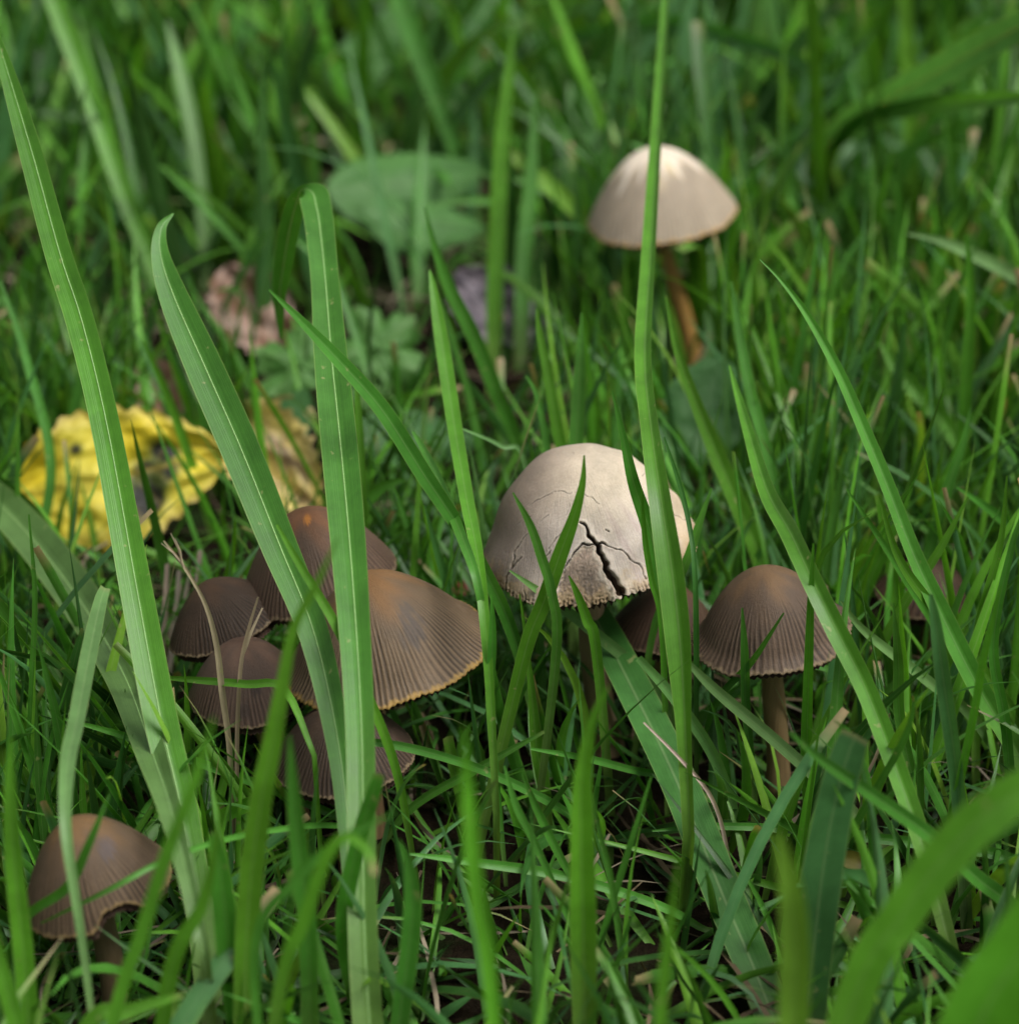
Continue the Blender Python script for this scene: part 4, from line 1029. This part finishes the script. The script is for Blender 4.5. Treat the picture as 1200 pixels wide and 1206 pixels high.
# ------------------------------------------------------------------ the lawn
def random_blades(N, xr, yr, hfun, wr, seg, seed, lean_r=(0.1, 0.7), tuft=True):
    g = np.random.default_rng(seed)
    if tuft:
        nt = N // 6
        tx, ty = g.uniform(*xr, nt), g.uniform(*yr, nt)
        k = g.integers(0, nt, N)
        x = tx[k] + g.normal(0, 0.0045, N); y = ty[k] + g.normal(0, 0.0045, N)
        taz = g.uniform(0, 2 * np.pi, nt)[k]
    else:
        x, y = g.uniform(*xr, N), g.uniform(*yr, N); taz = g.uniform(0, 2 * np.pi, N)
    h = hfun(x, y, g) * g.uniform(0.55, 1.25, N)
    w = g.uniform(*wr, N) * (0.6 + 0.5 * np.clip(h / 0.06, 0, 1.6)) * (1 + 1.5 * sm(0.42, 0.62, y) + 0.25 * (1 - sm(0.33, 0.36, y)))
    az = taz + g.normal(0, 1.1, N)
    lean = g.uniform(*lean_r, N) ** 1.2
    bend = g.gamma(1.3, 0.27, N)                       # extra droop towards the tip
    t = np.linspace(0, 1, seg + 1)
    ang = lean[:, None] + bend[:, None] * t[None] ** 1.6  # angle off vertical along the blade
    ds = h[:, None] / seg
    hx = np.cumsum(np.sin(ang) * ds, 1) - np.sin(ang[:, :1]) * ds
    hz = np.cumsum(np.cos(ang) * ds, 1) - np.cos(ang[:, :1]) * ds
    azv = az[:, None] + g.normal(0, 0.35, N)[:, None] * t[None]
    P = np.stack([x[:, None] + hx * np.cos(azv), y[:, None] + hx * np.sin(azv), hz - 0.003], -1)
    P[..., 2] = np.maximum(P[..., 2], -0.003)
    prof = np.clip(np.minimum(0.55 + t * 1.6, 1.0) * (1 - t ** 2.6), 0.03, 1)
    cutm = g.random(N) < 0.09                            # mown ends
    W = w[:, None] * np.where(cutm[:, None], np.clip(0.55 + t * 1.6, 0, 1) * np.where(t > 0.999, 0.75, 1), prof)
    sa = az + np.pi / 2 + g.normal(0, 0.9, N)
    tw = g.normal(0, 0.7, N)[:, None] * t[None]
    side = np.stack([np.cos(sa[:, None] + tw), np.sin(sa[:, None] + tw), 0 * tw], -1)
    return dict(P=P, W=W, side=side, x=x, y=y, h=h, w=w, cut=cutm, g=g, t=t)

BASES = np.array([PAL['mid'], PAL['bright'], PAL['deep'], PAL['yel'], PAL['blue']])
def blade_colours(B, probs, lit=1.0):
    N = len(B['x']); g = B['g']
    k = g.choice(5, N, p=probs)
    c = BASES[k] * g.uniform(0.62, 1.28, (N, 1)) * g.uniform(0.93, 1.07, (N, 3)) * lit
    B['col'] = c
    B['dry'] = np.where(B['cut'], g.uniform(0.1, 0.4, N), np.where(g.random(N) < 0.05, g.uniform(0.4, 1.0, N), 0.0))
    return B

def keep_clear(B, near=0.285):
    """blades that would stand in front of a cap, or right before the lens, are left out"""
    U, Vv, D = project(B['P'])
    bad = ((D < near) & (Vv > -60) & (Vv < 1300) & (U > -100) & (U < 1300)).any(1)
    for c in CAPS:
        ins = (((U - c['u']) / (c['ru'] - 3)) ** 2 + ((Vv - c['v']) / (c['rv'] - 3)) ** 2 < 1) & (D < c['d'] + 0.012)
        bad |= ins.any(1) & (B['g'].random(len(bad)) < c.get('p', 0.97))
        # and none may grow through a cap
        zc = (B['P'][..., 2] > c['z'] - 0.003) & (B['P'][..., 2] < c['z'] + c['H'])
        bad |= (zc & (np.hypot(B['P'][..., 0] - c['x'], B['P'][..., 1] - c['y']) < c['R'])).any(1)
    for (u, v, ru, rv, y, p) in CLEAR:
        ins = (((U - u) / ru) ** 2 + ((Vv - v) / rv) ** 2 < 1) & (B['P'][..., 1] < y)
        bad |= ins.any(1) & (B['g'].random(len(bad)) < p)
    a = np.clip(Vv // GRID, 0, PD.shape[0] - 1).astype(int); b = np.clip(U // GRID, 0, PD.shape[1] - 1).astype(int)
    hit = (D < PD[a, b] - 0.002) & (U > 0) & (U < 1200) & (Vv > 0) & (Vv < 1206)
    pm = np.where(hit, PP[a, b], 0).max(1)
    bad |= B['g'].random(len(bad)) < pm
    ok = ~bad
    for k in ('P', 'W', 'side', 'x', 'y', 'h', 'w', 'cut', 'col', 'dry'):
        B[k] = B[k][ok]
    return B

def yg(v): return at_z(600, v)[0].y
CLEAR = [(145, 560, 115, 72, yg(600), 0.88), (330, 545, 55, 60, yg(600), 0.8), (192, 465, 30, 35, yg(500), 0.7), (305, 378, 42, 50, yg(420), 0.75), (440, 410, 60, 45, yg(440), 0.85), (352, 430, 45, 35, yg(460), 0.8),
         (590, 372, 50, 50, yg(410), 0.7), (490, 230, 95, 60, yg(270), 0.8), (440, 60, 60, 60, yg(100), 0.75), (832, 482, 40, 50, yg(530), 0.7), (915, 860, 28, 60, yg(925), 0.85),
         (815, 360, 30, 75, yg(440), 0.75), (400, 560, 170, 60, yg(720), 0.35), (430, 960, 60, 60, yg(1000), 0.6), (125, 1120, 45, 55, yg(1190), 0.8)]
for c, p in zip(CAPS, (0.99, 0.98, 0.98, 0.97, 0.97, 0.7, 0.96, 0.85, 0.55, 0.97, 0.96)): c['p'] = p

def merged(B, nw, fold, rib, base_pale):
    P, W, side = B['P'], B['W'], B['side']
    N, S, _ = P.shape
    T = np.gradient(P, axis=1); T /= np.linalg.norm(T, axis=2, keepdims=True) + 1e-9
    side = side - (side * T).sum(2, keepdims=True) * T
    side /= np.linalg.norm(side, axis=2, keepdims=True) + 1e-9
    Nn = np.cross(side, T)
    xs = np.linspace(-1, 1, nw)
    V = P[:, :, None] + (W / 2)[..., None, None] * (xs[None, None, :, None] * side[:, :, None] + fold * (np.abs(xs) - 0.5)[None, None, :, None] * Nn[:, :, None])
    t = B['t']
    c = np.repeat(B['col'][:, None, :], S, 1)
    bp = ((1 - sm(0.0, 0.3, t)) * base_pale)[None, :, None]
    c = c * (1 - bp) + np.array((0.15, 0.17, 0.06)) * bp
    wd = sm(0.0, 1.0, (t[None] - (1 - 0.28 * B['dry'][:, None])) / (0.28 * B['dry'][:, None] + 1e-3)) * (B['dry'][:, None] > 0)
    c = c * (1 - wd[..., None]) + np.array((0.33, 0.24, 0.13)) * wd[..., None]
    c = np.repeat(c[:, :, None, :], nw, 2)
    cols = np.concatenate([c, np.full(c.shape[:3] + (1,), rib)], -1).reshape(-1, 4)
    uv = np.stack(np.broadcast_arrays((xs[None, None, :] + 1) / 2, np.broadcast_to(t[None, :, None], (N, S, nw))), -1).reshape(-1, 2)
    f = grid_faces(S, nw)
    F = (f[None] + (np.arange(N) * S * nw)[:, None, None]).reshape(-1, 4)
    return V.reshape(-1, 3), F, cols, uv

def hmap(x, y, g):
    u, v, _ = project(np.stack([x, y, 0 * x], -1))
    h = np.full(len(x), 0.052)
    h = np.where(v > 880, 0.050, h)
    h = np.where(v > 1050, 0.046, h)
    h = np.where((u > 820) & (v < 900), 0.062, h)
    h = np.where(v < 430, 0.070, h)
    return h

LAWN = random_blades(13500, (-0.26, 0.26), (0.20, 1.0), hmap, (0.0009, 0.0024), 7, 21)
LAWN = keep_clear(blade_colours(LAWN, [0.34, 0.24, 0.18, 0.05, 0.19]))
UNDER = random_blades(2600, (-0.26, 0.26), (0.20, 0.85), lambda x, y, g: np.full(len(x), 0.026), (0.0006, 0.0015), 5, 22, (0.3, 1.35))
UNDER = keep_clear(blade_colours(UNDER, [0.32, 0.16, 0.32, 0.03, 0.17]))  # deep green weighted up: shade of the low gaps put into the colour
FARB = random_blades(9000, (-0.75, 0.75), (-0.35, 1.75), lambda x, y, g: np.full(len(x), 0.055), (0.0014, 0.003), 5, 23)
thin = ((LAWN['y'] > 0.5) & (LAWN['g'].random(len(LAWN['y'])) < 0.5)) | ((LAWN['y'] < 0.345) & (LAWN['g'].random(len(LAWN['y'])) < 0.45))
for k in ('P', 'W', 'side', 'x', 'y', 'h', 'w', 'cut', 'col', 'dry'): LAWN[k] = LAWN[k][~thin]
inside = (np.abs(FARB['x']) < 0.25) & (FARB['y'] > 0.20) & (FARB['y'] < 0.98) | (np.hypot(FARB['x'], FARB['y']) < 0.16)
RIGHT = random_blades(1500, (0.02, 0.15), (0.30, 0.56), lambda x, y, g: np.full(len(x), 0.056), (0.0010, 0.0021), 7, 41, (0.0, 0.5))
RIGHT = keep_clear(blade_colours(RIGHT, [0.34, 0.34, 0.12, 0.10, 0.10], 1.1))
LEFTB = random_blades(1100, (-0.13, -0.02), (0.30, 0.50), lambda x, y, g: np.full(len(x), 0.046), (0.0010, 0.0021), 7, 42, (0.0, 0.6))
LEFTB = keep_clear(blade_colours(LEFTB, [0.34, 0.34, 0.12, 0.10, 0.10], 1.1))
for Q in (RIGHT, LEFTB):
    for k in ('P', 'W', 'side', 'x', 'y', 'h', 'w', 'cut', 'col', 'dry'): LAWN[k] = np.concatenate([LAWN[k], Q[k]])
FRONT = random_blades(5200, (-0.32, 0.32), (-0.16, 0.24), lambda x, y, g: np.full(len(x), 0.050), (0.0012, 0.0030), 6, 31)
FRONT = keep_clear(blade_colours(FRONT, [0.34, 0.24, 0.18, 0.05, 0.19]), 0.30)
FARB = blade_colours(FARB, [0.34, 0.24, 0.18, 0.05, 0.19])
for k in ('P', 'W', 'side', 'x', 'y', 'h', 'w', 'cut', 'col', 'dry'): FARB[k] = FARB[k][~inside]
FARB = keep_clear(FARB)

# the blades that show largest become single objects
U, Vv, D = project(LAWN['P'])
infr = (U > 0) & (U < 1200) & (Vv > 0) & (Vv < 1206)
seglen = np.hypot(np.diff(U, axis=1), np.diff(Vv, axis=1))
score = (seglen * (LAWN['W'][:, 1:] / D[:, 1:] * FPX) * infr[:, 1:]).sum(1)
score = np.where(infr.mean(1) > 0.6, score, 0)
NIND = 160
pick = np.argsort(-score)[:NIND]
for i in pick:
    P, W, side = LAWN['P'][i], LAWN['W'][i], LAWN['side'][i]
    V, F, cols, uv = blade_geo(catmull(P, 15), np.interp(np.linspace(0, 1, 15), LAWN['t'], W), catmull(side, 15), LAWN['col'][i], LAWN['dry'][i], 0.3, 0.45, 5, base_pale=0.35)
    o = bpy.data.objects.new('grass_blade', make_mesh('grass_blade', V - P[0], F, M_FINE, cols, uv)); o.location = P[0]; link(o)
    wpx = float((W / D[i] * FPX).max()); um, vm = float(U[i, 4]), float(Vv[i, 4])
    lab = blade_label((um, vm), wpx, LAWN['col'][i], LAWN['dry'][i], abs(Vv[i, -1] - Vv[i, 0]) > 2.2 * abs(U[i, -1] - U[i, 0]), Vv[i, -1] > Vv[i].min() + 12, 'tall' if P[:, 2].max() > 0.05 else 'short' if P[:, 2].max() < 0.025 else 'midsize', float(P[0, 1]))
    tag(o, lab, 'grass blade', 'grass blades that stand out')
rest = np.ones(len(LAWN['x']), bool); rest[pick] = False
for k in ('P', 'W', 'side', 'x', 'y', 'h', 'w', 'cut', 'col', 'dry'): LAWN[k] = LAWN[k][rest]

def stuff(name, label, cat, data, mat):
    V, F, cols, uv = data
    o = link(bpy.data.objects.new(name, make_mesh(name, V, F, mat, cols, uv)))
    o['kind'] = 'stuff'; tag(o, label, cat)
SKIRT = random_blades(2500, (-0.125, 0.125), (0.265, 0.43), lambda x, y, g: g.uniform(0.015, 0.060, len(x)), (0.0009, 0.0022), 7, 26, (0.1, 1.15))
SKIRT = keep_clear(blade_colours(SKIRT, [0.36, 0.20, 0.24, 0.02, 0.18]), 0.31)  # darker colour mix, painting in some shade between the low blades
stuff('short_grass', 'short grass blades crowding round the mushroom stems', 'grass', merged(SKIRT, 3, 0.45, 0.1, 0.25), M_FINE)
stuff('grass', 'dense green lawn grass around the mushrooms', 'grass', merged(LAWN, 3, 0.45, 0.25, 0.35), M_FINE)
stuff('undergrowth', 'short fine grass shoots close to the soil', 'grass', merged(UNDER, 3, 0.4, 0.0, 0.2), M_FINE)
stuff('tall_grass', 'taller lawn grass growing in front of the mushrooms', 'grass', merged(FRONT, 3, 0.4, 0.1, 0.3), M_FINE)
stuff('lawn', 'lawn grass reaching away from the mushrooms', 'grass', merged(FARB, 2, 0.0, 0.0, 0.3), M_FINE)
# dead thatch lying on the soil
TH_ = random_blades(3000, (-0.26, 0.26), (0.20, 0.9), lambda x, y, g: np.full(len(x), 0.030), (0.0004, 0.0011), 4, 24, (1.0, 1.5), tuft=False)
TH_['P'][..., 2] += TH_['g'].uniform(0, 0.008, len(TH_['x']))[:, None]
TH_['dry'] = np.zeros(len(TH_['x']))
tc = np.array([(0.16, 0.115, 0.065), (0.07, 0.045, 0.025), (0.26, 0.21, 0.15)])
TH_['col'] = tc[TH_['g'].integers(0, 3, len(TH_['x']))] * TH_['g'].uniform(0.5, 1.1, (len(TH_['x']), 1))
TH_ = keep_clear(TH_)
stuff('thatch', 'dead straw and withered stems lying on the soil', 'dead grass', merged(TH_, 2, 0.0, 0.0, 0.0), M_STRAW)
